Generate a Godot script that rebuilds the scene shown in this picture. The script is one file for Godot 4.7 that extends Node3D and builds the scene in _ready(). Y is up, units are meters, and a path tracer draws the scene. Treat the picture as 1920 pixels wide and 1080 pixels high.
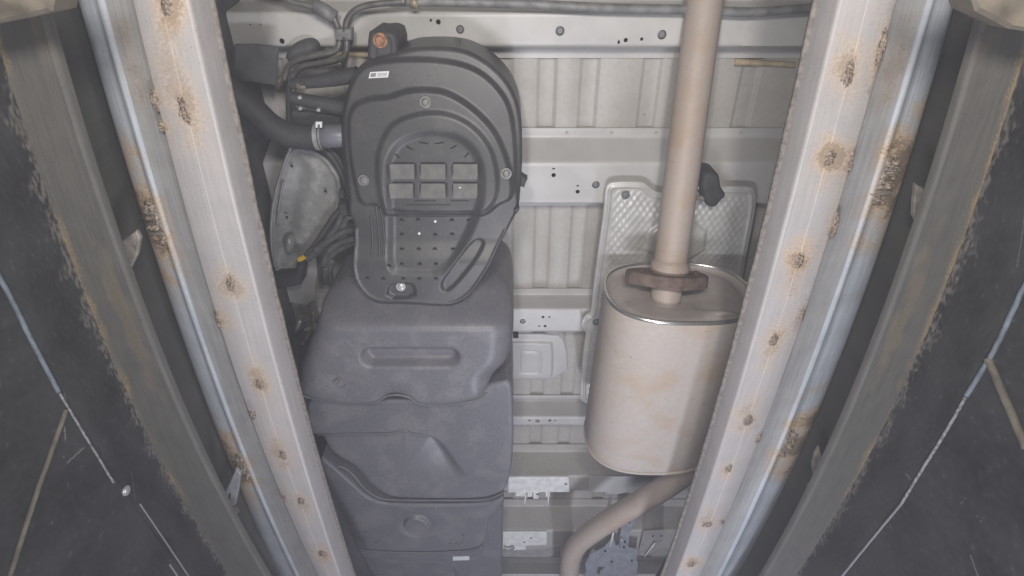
extends Node3D
# Underside of a vehicle seen from an inspection pit. The camera stands at the origin, y is up, -z runs along the pit.
# All plans below are in millimetres on the ground plan: x across the pit, z along it.

var M := {}
var rng := RandomNumberGenerator.new()
var noise := FastNoiseLite.new()
var lin := func(c: Color) -> Color: return c.linear_to_srgb()


# ---------------------------------------------------------------- plain helpers
func flat(a: Array) -> PackedVector2Array:
	var r := PackedVector2Array()
	for i in range(0, a.size(), 2):
		r.append(Vector2(a[i], a[i + 1]) / 1000.0)
	return r


func track(a: Array) -> PackedVector3Array:
	var r := PackedVector3Array()
	for i in range(0, a.size(), 3):
		r.append(Vector3(a[i], a[i + 1], a[i + 2]) / 1000.0)
	return r


func at_line(l: Array, z: float) -> float:
	return l[0] + l[1] * z + l[2] * z * z


func rounded(p: PackedVector2Array, times := 2, closed := true) -> PackedVector2Array:
	for k in times:
		var r := PackedVector2Array()
		var n := p.size()
		if not closed:
			r.append(p[0])
		for i in (n if closed else n - 1):
			var a := p[i]
			var b := p[(i + 1) % n]
			r.append(a.lerp(b, 0.25))
			r.append(a.lerp(b, 0.75))
		if not closed:
			r.append(p[n - 1])
		p = r
	return p


func supple(p: PackedVector3Array, steps := 6) -> PackedVector3Array:
	var r := PackedVector3Array()
	var n := p.size()
	for i in n - 1:
		var a := p[maxi(i - 1, 0)]
		var d := p[mini(i + 2, n - 1)]
		for k in steps:
			r.append(p[i].cubic_interpolate(p[i + 1], a, d, float(k) / steps))
	r.append(p[n - 1])
	return r


# nearest point of an outline and the signed distance to it, negative inside
func edge(poly: PackedVector2Array, p: Vector2) -> Vector3:
	var best := 1e9
	var c := p
	var inside := false
	var n := poly.size()
	var a := poly[n - 1]
	for i in n:
		var b := poly[i]
		var e := b - a
		var t := clampf((p - a).dot(e) / maxf(e.length_squared(), 1e-12), 0.0, 1.0)
		var q := a + e * t
		var d := p.distance_squared_to(q)
		if d < best:
			best = d
			c = q
		if (a.y > p.y) != (b.y > p.y) and p.x < (b.x - a.x) * (p.y - a.y) / (b.y - a.y) + a.x:
			inside = not inside
		a = b
	return Vector3(c.x, c.y, -sqrt(best) if inside else sqrt(best))


# distance to an open line and how far along it
func along(line: PackedVector2Array, p: Vector2) -> Vector2:
	var best := 1e9
	var at := 0.0
	for i in line.size() - 1:
		var a := line[i]
		var e := line[i + 1] - a
		var t := clampf((p - a).dot(e) / maxf(e.length_squared(), 1e-12), 0.0, 1.0)
		var d := p.distance_to(a + e * t)
		if d < best:
			best = d
			at = i + t
	return Vector2(best, at / (line.size() - 1))


# how much a rounded rim of radius r lifts the skin at signed distance sd
func rim(sd: float, r: float) -> float:
	if sd < -r:
		return 0.0
	var k := clampf((r + sd) / r, 0.0, 1.0)
	return r * (1.0 - sqrt(maxf(0.0, 1.0 - k * k)))


func add(called: String, m: Mesh, mat: Material, parent: Node3D) -> MeshInstance3D:
	var o := MeshInstance3D.new()
	o.name = called
	o.mesh = m
	o.material_override = null
	for i in m.get_surface_count():
		o.set_surface_override_material(i, mat)
	parent.add_child(o, true)
	return o


func group_of(called: String, parent: Node3D) -> Node3D:
	var o := Node3D.new()
	o.name = called
	parent.add_child(o, true)
	return o


func tag(o: Node, label: String, category := "", group := "") -> void:
	o.set_meta("label", label)
	if category:
		o.set_meta("category", category)
	if group:
		o.set_meta("group", group)


# ---------------------------------------------------------------- mesh builders
# a pressed or moulded skin over an outline: depth gives its height at each point, a skirt closes its side
func skin(poly: PackedVector2Array, depth: Callable, cell: float, skirt: float) -> ArrayMesh:
	var lo := poly[0]
	var hi := poly[0]
	for p in poly:
		lo = lo.min(p)
		hi = hi.max(p)
	lo -= Vector2(cell, cell) * 1.7
	var nx := int((hi.x - lo.x) / cell) + 4
	var nz := int((hi.y - lo.y) / cell) + 4
	var where := PackedVector3Array()
	var state := PackedByteArray()
	where.resize(nx * nz)
	state.resize(nx * nz)
	for j in nz:
		for i in nx:
			var p := lo + Vector2(i, j) * cell
			var e := edge(poly, p)
			if e.z > cell * 1.45:
				continue
			var k := j * nx + i
			state[k] = 2 if e.z <= 0.0 else 1
			if e.z > 0.0:
				p = Vector2(e.x, e.y)
			where[k] = Vector3(p.x, depth.call(p, minf(e.z, 0.0)), p.y)
	var st := SurfaceTool.new()
	st.begin(Mesh.PRIMITIVE_TRIANGLES)
	st.set_smooth_group(0)
	var open := {}
	for j in nz - 1:
		for i in nx - 1:
			var k := j * nx + i
			var q := [k, k + nx, k + nx + 1, k + 1]
			var s := [state[q[0]], state[q[1]], state[q[2]], state[q[3]]]
			if s.min() == 0 or s.max() < 2:
				continue
			for v in [q[0], q[1], q[2], q[0], q[2], q[3]]:
				st.set_uv(Vector2(where[v].x, where[v].z))
				st.add_vertex(where[v])
			for m in 4:
				var a: int = q[m]
				var b: int = q[(m + 1) % 4]
				var back := Vector2i(b, a)
				if open.has(back):
					open.erase(back)
				else:
					open[Vector2i(a, b)] = true
	if skirt > 0.0:
		st.set_smooth_group(1)
		var up := Vector3(0, skirt, 0)
		for e in open:
			var a: Vector3 = where[e.x]
			var b: Vector3 = where[e.y]
			for v in [a, a + up, b, b, a + up, b + up]:
				st.set_uv(Vector2(v.x, v.z))
				st.add_vertex(v)
	st.generate_normals()
	st.index()
	return st.commit()


# a sheet between rows of points; creases holds a smoothing number per strip
func loft(rows: Array, creases: Array = [], closed := false, across: Array = []) -> ArrayMesh:
	var st := SurfaceTool.new()
	st.begin(Mesh.PRIMITIVE_TRIANGLES)
	var nr := rows.size()
	var nc: int = rows[0].size()
	for c in (nc if closed else nc - 1):
		var d := (c + 1) % nc
		st.set_smooth_group(creases[c] if c < creases.size() else 0)
		for r in nr - 1:
			var u0 := float(r) / (nr - 1)
			var u1 := float(r + 1) / (nr - 1)
			var v0: float = across[c] if across else float(c) / (nc - 1)
			var v1: float = across[d] if across else float(c + 1) / (nc - 1)
			var p := [[rows[r][c], u0, v0], [rows[r + 1][c], u1, v0], [rows[r + 1][d], u1, v1], [rows[r][d], u0, v1]]
			for v in [0, 1, 2, 0, 2, 3]:
				st.set_uv(Vector2(p[v][1], p[v][2]))
				st.add_vertex(p[v][0])
	st.generate_normals()
	st.index()
	return st.commit()


func tube(path: PackedVector3Array, radius, sides := 14, caps := true) -> ArrayMesh:
	var rows := []
	var n := path.size()
	var side := Vector3.ZERO
	for i in n:
		var t := (path[mini(i + 1, n - 1)] - path[maxi(i - 1, 0)]).normalized()
		if i == 0:
			side = t.cross(Vector3.UP if absf(t.y) < 0.9 else Vector3.RIGHT).normalized()
		side = (side - t * side.dot(t)).normalized()
		var other := t.cross(side)
		var r: float = radius
		if radius is float:
			r = radius
		var row := PackedVector3Array()
		for k in sides:
			var a := TAU * k / sides
			row.append(path[i] + (side * cos(a) + other * sin(a)) * r)
		rows.append(row)
	if caps:
		for e in [0, n - 1]:
			var row := PackedVector3Array()
			for k in sides:
				row.append(path[e])
			if e == 0:
				rows.push_front(row)
			else:
				rows.push_back(row)
	return loft(rows, [], true)


# a tube whose radius changes evenly from a to b
func cone(path: PackedVector3Array, ra: float, rb: float, sides := 14) -> ArrayMesh:
	var rows := []
	var n := path.size()
	for i in n:
		var t := (path[mini(i + 1, n - 1)] - path[maxi(i - 1, 0)]).normalized()
		var side := t.cross(Vector3.UP).normalized()
		var other := t.cross(side)
		var row := PackedVector3Array()
		for k in sides:
			var a := TAU * k / sides
			row.append(path[i] + (side * cos(a) + other * sin(a)) * lerpf(ra, rb, float(i) / (n - 1)))
		rows.append(row)
	return loft(rows, [], true)


# turned shape: profile is radius and height, spun about y
func turned(profile: Array, sides := 16) -> ArrayMesh:
	var rows := []
	for p in profile:
		var row := PackedVector3Array()
		for k in sides:
			row.append(Vector3(cos(TAU * k / sides) * p[0], p[1], sin(TAU * k / sides) * p[0]))
		rows.append(row)
	var st := SurfaceTool.new()
	st.begin(Mesh.PRIMITIVE_TRIANGLES)
	for r in rows.size() - 1:
		st.set_smooth_group(r if sides > 8 else -1)
		for c in sides:
			var d := (c + 1) % sides
			for v in [rows[r][c], rows[r + 1][c], rows[r + 1][d], rows[r][c], rows[r + 1][d], rows[r][d]]:
				st.add_vertex(v)
	st.generate_normals()
	return st.commit()


func turn_to(dir: Vector3) -> Basis:
	var y := dir.normalized()
	var x := y.cross(Vector3.FORWARD if absf(y.z) < 0.9 else Vector3.RIGHT).normalized()
	return Basis(x, y, x.cross(y))


# bolt head with its washer, looking along dir
func bolt(called: String, at: Vector3, r: float, mat: Material, parent: Node3D, dir := Vector3.DOWN, sides := 6) -> MeshInstance3D:
	var key := "bolt%d" % sides
	if not M.has(key):
		M[key] = turned([[0.0, 0.62], [0.55, 0.62], [0.68, 0.5], [0.68, 0.16]], sides) if sides < 9 else turned([[0.0, 0.42], [0.35, 0.42], [0.62, 0.3], [0.72, 0.16]], sides)
		M["washer"] = turned([[0.5, 0.16], [0.95, 0.16], [1.0, 0.1], [1.0, -0.2]], 20)
	var o := add(called, M[key], mat, parent)
	o.transform = Transform3D(turn_to(dir).scaled(Vector3.ONE * r), at)
	var w := M["washer"] as Mesh
	var st := SurfaceTool.new()
	st.append_from(o.mesh, 0, Transform3D())
	st.append_from(w, 0, Transform3D())
	o.mesh = st.commit()
	o.set_surface_override_material(0, mat)
	return o


# flat plate cut to an outline, lower face at y, with a small chamfer round the lower edge
func plate(poly: PackedVector2Array, y: float, thick: float, chamfer := 0.0008) -> ArrayMesh:
	if Geometry2D.is_polygon_clockwise(poly):
		poly.reverse()
	var st := SurfaceTool.new()
	st.begin(Mesh.PRIMITIVE_TRIANGLES)
	st.set_smooth_group(-1)
	var inner := PackedVector2Array()
	var n := poly.size()
	for i in n:
		var a := (poly[i] - poly[(i + n - 1) % n]).normalized()
		var b := (poly[(i + 1) % n] - poly[i]).normalized()
		var m := (a.orthogonal() + b.orthogonal())
		inner.append(poly[i] - m.normalized() * chamfer if m.length() > 0.01 else poly[i])
	if edge(poly, inner[0]).z > 0.0:
		for i in n:
			inner[i] = poly[i] * 2.0 - inner[i]
	var tri := Geometry2D.triangulate_polygon(inner)
	for i in range(0, tri.size(), 3):
		for k in [0, 2, 1]:
			var p := inner[tri[i + k]]
			st.add_vertex(Vector3(p.x, y, p.y))
		for k in [0, 1, 2]:
			var p := poly[tri[i + k]]
			st.add_vertex(Vector3(p.x, y + thick, p.y))
	for i in n:
		var j := (i + 1) % n
		var a := Vector3(inner[i].x, y, inner[i].y)
		var b := Vector3(inner[j].x, y, inner[j].y)
		var c := Vector3(poly[i].x, y + chamfer, poly[i].y)
		var d := Vector3(poly[j].x, y + chamfer, poly[j].y)
		var e := Vector3(poly[i].x, y + thick, poly[i].y)
		var f := Vector3(poly[j].x, y + thick, poly[j].y)
		for v in [a, b, d, a, d, c, c, d, f, c, f, e]:
			st.add_vertex(v)
	st.generate_normals()
	return st.commit()


func box(size: Vector3, bevel := 0.001) -> ArrayMesh:
	var h := size / 2.0
	var p := PackedVector2Array([Vector2(-h.x, -h.z), Vector2(h.x, -h.z), Vector2(h.x, h.z), Vector2(-h.x, h.z)])
	return plate(p, -h.y, size.y, bevel)


# pressed sheet section run across the vehicle, with real holes cut through it
func pressing(called: String, profile: PackedVector2Array, x0: float, x1: float, holes: Array, mat: Material, parent: Node3D) -> MeshInstance3D:
	var line := PackedVector2Array()
	for p in profile:
		line.append(Vector2(p.x, p.y))
	# round the bends
	var soft := PackedVector2Array([line[0]])
	for i in range(1, line.size() - 1):
		var a := (line[i - 1] - line[i]).limit_length(0.006)
		var b := (line[i + 1] - line[i]).limit_length(0.006)
		for k in 5:
			var t := k / 4.0
			soft.append(line[i] + a * (1.0 - t) * (1.0 - t) + b * t * t)
	soft.append(line[line.size() - 1])
	var thick := Geometry2D.offset_polyline(soft, 0.0012, Geometry2D.JOIN_ROUND, Geometry2D.END_BUTT)
	var c := CSGCombiner3D.new()
	c.name = "cutting"
	add_child(c)
	var g := CSGPolygon3D.new()
	g.polygon = thick[0]
	g.depth = x1 - x0
	g.rotation.y = PI / 2
	g.position.x = x1
	c.add_child(g)
	for h in holes:
		var k := CSGCylinder3D.new()
		k.radius = h[1]
		k.height = 0.02
		k.sides = 18
		k.operation = CSGShape3D.OPERATION_SUBTRACTION
		k.position = h[0]
		if h.size() > 2:
			k.scale = Vector3(1.0, 1.0, h[2])
		c.add_child(k)
	await get_tree().process_frame
	await get_tree().process_frame
	var m := c.bake_static_mesh()
	remove_child(c)
	c.free()
	var st := SurfaceTool.new()
	st.create_from(m, 0)
	var o := add(called, st.commit(), mat, parent)
	return o


# ---------------------------------------------------------------- materials
func ramp(cols: Array, at: Array) -> Gradient:
	var g := Gradient.new()
	var c := PackedColorArray()
	for k in cols:
		c.append(lin.call(k))
	g.offsets = PackedFloat32Array(at)
	g.colors = c
	return g


func cloud(seed_: int, freq: float, size := 512, octaves := 5, cols: Array = [], at: Array = []) -> NoiseTexture2D:
	var f := FastNoiseLite.new()
	f.seed = seed_
	f.noise_type = FastNoiseLite.TYPE_SIMPLEX_SMOOTH
	f.frequency = freq
	f.fractal_octaves = octaves
	var t := NoiseTexture2D.new()
	t.noise = f
	t.width = size
	t.height = size
	t.seamless = true
	if cols:
		t.color_ramp = ramp(cols, at)
	return t


func surface(called: String, base: Color, rough: float, metal := 0.0, spread := 0.12, bump := 0.0, seed_ := 1, scale_ := 2.5) -> StandardMaterial3D:
	var m := StandardMaterial3D.new()
	m.resource_name = called
	m.albedo_texture = cloud(seed_, 0.012, 512, 6, [base * (1.0 - spread), base, base * (1.0 + spread)], [0.25, 0.5, 0.78])
	m.roughness = rough
	m.metallic = metal
	m.metallic_specular = 0.5
	m.uv1_triplanar = true
	m.uv1_world_triplanar = true
	m.uv1_scale = Vector3.ONE * scale_
	if bump > 0.0:
		m.heightmap_enabled = true
		m.heightmap_texture = cloud(seed_ + 50, 0.05, 512, 4)
		m.heightmap_scale = bump
	return m


# like surface, with dust blotches, specks and short scuffs worked into the colour
func grimy(called: String, base: Color, dust: Color, amount: float, rough: float, metal: float, seed_: int, scale_: float, specks: int, scuffs: int) -> StandardMaterial3D:
	var m := surface(called, base, rough, metal, 0.1, 0.0, seed_, scale_)
	var f := FastNoiseLite.new()
	f.seed = seed_
	f.frequency = 0.009
	f.fractal_octaves = 6
	var coarse := f.get_seamless_image(512, 512)
	f.seed = seed_ + 7
	f.frequency = 0.08
	var fine := f.get_seamless_image(512, 512)
	var im := Image.create(512, 512, false, Image.FORMAT_RGB8)
	for y in 512:
		for x in 512:
			var a := coarse.get_pixel(x, y).r
			var b := fine.get_pixel(x, y).r
			var c := base.lerp(dust, clampf(smoothstep(0.42, 0.8, a) * amount + (b - 0.5) * amount * 0.6, 0.0, 1.0))
			im.set_pixel(x, y, (c * (0.9 + 0.2 * b)).linear_to_srgb())
	var r := RandomNumberGenerator.new()
	r.seed = seed_
	for k in specks:
		var c := base.lerp(dust, 1.4) if r.randf() < 0.6 else base * 0.45
		var w := 1 + int(r.randf() ** 3 * 3.0)
		im.fill_rect(Rect2i(r.randi() % 508, r.randi() % 508, w, w), c.linear_to_srgb())
	for k in scuffs:
		var p := Vector2(r.randf_range(40, 470), r.randf_range(40, 470))
		var d := Vector2.from_angle(r.randf() * TAU)
		var c := base.lerp(dust, r.randf_range(0.5, 1.3))
		for q in r.randi_range(3, 34):
			p += d
			d = d.rotated(r.randf_range(-0.05, 0.05))
			im.set_pixel(clampi(int(p.x), 0, 511), clampi(int(p.y), 0, 511), c.linear_to_srgb())
	m.albedo_texture = ImageTexture.create_from_image(im)
	return m


func painted(called: String, im: Image, rough: float, metal := 0.0) -> StandardMaterial3D:
	var m := StandardMaterial3D.new()
	m.resource_name = called
	m.albedo_texture = ImageTexture.create_from_image(im)
	m.roughness = rough
	m.metallic = metal
	return m


# steel painted along its length: streaks, rust halos round the welds (u, v, reach along, reach across in metres, strength), rust creeping in from the two edges
func steel_image(seed_: int, w: int, h: int, length: float, width: float, base: Color, streak: Color, rust: Color, dark: Color, spots: Array, edge0: float, edge1: float, grain: float) -> Image:
	var im := Image.create(w, h, false, Image.FORMAT_RGB8)
	var f := FastNoiseLite.new()
	f.seed = seed_
	f.fractal_octaves = 4
	f.frequency = 1.0
	for y in h:
		var v := (y + 0.5) / h
		for x in w:
			var u := (x + 0.5) / w
			var s := f.get_noise_2d(u * length * 6.0, v * width * 420.0)
			var g := f.get_noise_2d(u * length * 260.0, v * width * 260.0 + 900.0)
			var b := f.get_noise_2d(u * length * 22.0, v * width * 22.0 + 300.0)
			var c := base.lerp(streak, clampf(0.5 + s * 0.9 + b * 0.5, 0.0, 1.0))
			c = c * (1.0 + g * grain)
			var r := 0.0
			var k := 0.0
			for q in spots:
				var dx: float = (u - q[0]) * length / q[2]
				var dy: float = (v - q[1]) * width / q[3]
				if absf(dx) > 3.0 or absf(dy) > 3.0:
					continue
				var d := sqrt(dx * dx + dy * dy) + b * 0.7 + g * 0.25
				r = maxf(r, q[4] * smoothstep(1.35, 0.25, d))
				k = maxf(k, q[4] * smoothstep(0.55, 0.2, d))
			r = maxf(r, smoothstep(0.0, 0.12, edge0 - v + b * 0.06 * signf(edge0) + g * 0.05 * signf(edge0)))
			r = maxf(r, smoothstep(0.0, 0.12, edge1 - (1.0 - v) + b * 0.06 * signf(edge1) + g * 0.05 * signf(edge1)))
			r = minf(r, maxf(r * smoothstep(-0.35, 0.25, f.get_noise_2d(u * length * 3.3, 50.0) + b * 0.4), 0.0)) if v < 0.12 or v > 0.8 else r
			c = c.lerp(rust * (1.0 + g * 0.5), clampf(r, 0.0, 1.0) * 0.85)
			c = c.lerp(dark, clampf(k, 0.0, 1.0) * 0.8)
			if g > 0.55 and b > 0.1:
				c = c * 0.65
			im.set_pixel(x, y, c.linear_to_srgb())
	return im


func materials() -> void:
	M.paint = grimy("beige underbody paint", Color(0.47, 0.445, 0.41), Color(0.39, 0.355, 0.31), 0.4, 0.42, 0.0, 3, 1.7, 70, 6)
	M.paint_pale = surface("pale underbody paint", Color(0.54, 0.525, 0.51), 0.36, 0.0, 0.06, 0.0, 4, 1.6)
	M.sealer = surface("tan seam sealer", Color(0.5, 0.4, 0.27), 0.6, 0.0, 0.2, 0.01, 5, 6.0)
	M.plastic = grimy("black moulded plastic", Color(0.046, 0.045, 0.047), Color(0.11, 0.105, 0.1), 0.3, 0.42, 0.0, 6, 2.6, 200, 16)
	M.tank = grimy("dark tank plastic", Color(0.138, 0.136, 0.152), Color(0.24, 0.225, 0.225), 0.4, 0.42, 0.0, 7, 2.4, 260, 26)
	M.rubber = surface("black rubber", Color(0.045, 0.044, 0.045), 0.65, 0.0, 0.2, 0.01, 8, 5.0)
	M.hole = surface("dark opening", Color(0.015, 0.015, 0.016), 0.9, 0.0, 0.1, 0.0, 9, 4.0)
	M.line = surface("coated metal line", Color(0.15, 0.145, 0.135), 0.4, 0.3, 0.25, 0.0, 10, 5.0)
	M.line_tan = surface("dusty metal line", Color(0.27, 0.235, 0.16), 0.45, 0.2, 0.3, 0.0, 11, 5.0)
	M.bracket_dark = surface("dusty dark bracket", Color(0.2, 0.198, 0.195), 0.55, 0.1, 0.3, 0.02, 12, 5.0)
	M.bracket_edge = surface("pale bracket edge", Color(0.3, 0.295, 0.285), 0.4, 0.3, 0.15, 0.0, 13, 5.0)
	M.exhaust = grimy("heat tinted exhaust steel", Color(0.44, 0.37, 0.325), Color(0.41, 0.29, 0.2), 0.7, 0.6, 0.08, 14, 2.2, 320, 10)
	M.muffler = grimy("dusty muffler steel", Color(0.485, 0.43, 0.39), Color(0.46, 0.35, 0.25), 0.75, 0.65, 0.03, 15, 1.7, 240, 14)
	M.cap = surface("muffler end steel", Color(0.47, 0.415, 0.385), 0.5, 0.05, 0.1, 0.0, 16, 3.0)
	M.bright = surface("bright rolled steel", Color(0.55, 0.53, 0.51), 0.25, 0.8, 0.08, 0.0, 17, 4.0)
	M.flange = surface("brown rusty flange", Color(0.155, 0.11, 0.09), 0.8, 0.1, 0.35, 0.03, 18, 7.0)
	M.shield = surface("embossed aluminium", Color(0.64, 0.63, 0.61), 0.4, 0.25, 0.08, 0.0, 19, 4.0)
	M.zinc = surface("zinc plated steel", Color(0.5, 0.5, 0.49), 0.35, 0.5, 0.15, 0.0, 20, 6.0)
	M.glare_white = surface("plated bracket in glare white", Color(0.88, 0.87, 0.85), 0.3, 0.0, 0.1, 0.0, 21, 6.0)  # matte white stands in for glare on the plated parts
	M.blue_metal = surface("bluish plated bracket", Color(0.36, 0.37, 0.42), 0.45, 0.2, 0.12, 0.0, 22, 5.0)
	M.rust_bolt = surface("rusty bolt", Color(0.33, 0.17, 0.1), 0.8, 0.1, 0.4, 0.03, 23, 16.0)
	M.grey_plug = surface("grey plug", Color(0.2, 0.2, 0.21), 0.45, 0.1, 0.1, 0.0, 24, 8.0)
	M.weld = surface("weld bead", Color(0.23, 0.18, 0.14), 0.5, 0.3, 0.7, 0.05, 25, 40.0)
	M.scale = surface("flaking rust", Color(0.1, 0.092, 0.08), 0.9, 0.0, 0.9, 0.03, 26, 14.0)
	M.sill = surface("dark sill", Color(0.07, 0.069, 0.068), 0.7, 0.0, 0.3, 0.0, 40, 3.0)
	M.bolt_grey = surface("dusty grey bolt", Color(0.2, 0.195, 0.19), 0.5, 0.3, 0.2, 0.0, 41, 12.0)
	M.flap = surface("dark grey flap", Color(0.07, 0.07, 0.071), 0.7, 0.0, 0.2, 0.0, 42, 4.0)
	M.neck = surface("blue grey plastic neck", Color(0.16, 0.16, 0.185), 0.4, 0.0, 0.1, 0.0, 43, 4.0)
	M.wire = surface("taped wiring", Color(0.08, 0.077, 0.075), 0.55, 0.0, 0.3, 0.03, 44, 9.0)
	M.paint_grey = surface("light grey paint", Color(0.4, 0.39, 0.38), 0.45, 0.0, 0.1, 0.0, 45, 3.0)  # even light grey for the gusset
	M.tab_pale = surface("dull pinkish plate", Color(0.42, 0.39, 0.38), 0.5, 0.2, 0.1, 0.0, 46, 5.0)
	M.louvre = surface("paler louvre plastic", Color(0.125, 0.12, 0.117), 0.55, 0.0, 0.2, 0.0, 49, 9.0)
	M.splash = grimy("dusty splash bracket", Color(0.24, 0.237, 0.23), Color(0.36, 0.35, 0.34), 0.8, 0.55, 0.05, 50, 5.0, 60, 8)
	M.chalk = surface("chalky sealant", Color(0.2, 0.2, 0.2), 0.8, 0.0, 0.6, 0.02, 47, 14.0)
	M.zinc_dull = surface("dull plated strap", Color(0.27, 0.275, 0.29), 0.5, 0.2, 0.15, 0.0, 48, 6.0)
	M.crust = surface("orange rust crust", Color(0.2, 0.15, 0.095), 0.9, 0.0, 0.8, 0.03, 37, 14.0)
	M.lip = surface("rusty steel lip", Color(0.17, 0.15, 0.135), 0.75, 0.1, 0.35, 0.02, 27, 14.0)
	M.tab = surface("dusty steel tab", Color(0.26, 0.23, 0.2), 0.6, 0.2, 0.3, 0.01, 28, 8.0)
	M.deck = surface("shade black deck", Color(0.03, 0.03, 0.03), 0.9, 0.0, 0.3, 0.0, 29, 2.0)
	M.yellow = surface("yellow tag", Color(0.6, 0.42, 0.04), 0.5, 0.0, 0.1, 0.0, 30, 5.0)
	M.white = surface("white plastic", Color(0.75, 0.75, 0.74), 0.5, 0.0, 0.05, 0.0, 31, 5.0)
	M.pipe_tan = surface("dusty tan conduit", Color(0.12, 0.105, 0.08), 0.75, 0.0, 0.35, 0.02, 32, 6.0)
	M.pipe_blue = surface("pale blue sealant", Color(0.13, 0.155, 0.18), 0.6, 0.0, 0.4, 0.02, 33, 6.0)
	M.wall = surface("grimy wall plate", Color(0.06, 0.058, 0.056), 0.6, 0.0, 0.5, 0.02, 34, 2.4)
	M.angle = surface("rusty tan angle steel", Color(0.15, 0.128, 0.1), 0.8, 0.1, 0.45, 0.0, 36, 3.0)
	M.housing = surface("lamp housing", Color(0.3, 0.3, 0.3), 0.5, 0.3, 0.1, 0.0, 35, 3.0)


# ---------------------------------------------------------------- the scene
func _ready() -> void:
	rng.seed = 71
	noise.seed = 5
	noise.frequency = 1.0
	noise.fractal_octaves = 3

	var cam := Camera3D.new()
	cam.name = "camera"
	cam.fov = 54.43
	cam.near = 0.01
	cam.far = 60.0
	cam.rotation_degrees.x = 57.7
	add_child(cam)
	cam.current = true

	var we := WorldEnvironment.new()
	we.name = "environment"
	var e := Environment.new()
	e.background_mode = Environment.BG_COLOR
	e.background_color = Color(0.05, 0.05, 0.055)
	e.tonemap_mode = Environment.TONE_MAPPER_LINEAR
	e.tonemap_exposure = 1.57
	e.sdfgi_enabled = true
	e.ssao_enabled = true
	e.ssil_enabled = true
	e.fog_enabled = true
	e.fog_light_color = Color(0.94, 0.94, 1.0)
	e.fog_density = 0.075
	we.environment = e
	add_child(we)

	materials()
	lamp(Vector3(-0.1, -0.08, 0.26), Vector2(0.06, 0.14), 0.37, 0.0, Color(1.0, 0.985, 0.955), "small grey inspection lamp near the viewer, under the black canister cover")
	lamp(Vector3(0.1, -0.08, 0.26), Vector2(0.06, 0.14), 0.37, 0.0, Color(1.0, 0.985, 0.955), "small grey inspection lamp near the viewer, under the exhaust pipe")
	lamp(Vector3(0.03, 0.0, -0.5), Vector2(0.3, 0.08), 0.28, 0.0, Color(0.96, 0.965, 1.0), "wide grey fill lamp added across the pit, under the fuel tank")  # unseen lamp added as fill over the tank and far floor
	lamp(Vector3(0.2, -0.1, -1.35), Vector2(0.06, 0.3), 0.36, 0.0, Color(0.92, 0.94, 1.0), "grey inspection lamp far along the pit, under the tail pipe")

	pit()
	await vehicle()


func lamp(at: Vector3, size: Vector2, energy: float, tilt: float, color: Color, label: String) -> void:
	var t := group_of("inspection_lamp", self)
	t.position = at
	t.rotation_degrees.x = -tilt
	tag(t, label, "lamp", "inspection lamps on the pit floor")
	var b := add("housing", box(Vector3(size.x + 0.03, 0.04, size.y + 0.03), 0.004), M.get("housing"), t)
	b.position.y = -0.03
	if not M.has("lens"):
		var m := StandardMaterial3D.new()
		m.resource_name = "lamp lens"
		m.albedo_color = Color(0.9, 0.9, 0.9)
		m.emission_enabled = true
		m.emission = Color(1.0, 0.98, 0.95)
		m.emission_energy_multiplier = 1.0
		M.lens = m
	var l := add("lens", box(Vector3(size.x, 0.006, size.y), 0.001), M.lens, t)
	l.position.y = -0.006
	var a := AreaLight3D.new()
	a.name = "lamp_light"
	a.area_size = size
	a.light_energy = energy
	a.light_color = color
	a.shadow_enabled = true
	a.rotation_degrees.x = 90
	a.position.y = 0.002
	t.add_child(a)


# ---------------------------------------------------------------- the pit: rails, beams, walls
func stations(z0: float, z1: float, n: int) -> Array:
	var r := []
	for i in n:
		r.append(lerpf(z0, z1, float(i) / (n - 1)))
	return r


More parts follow.
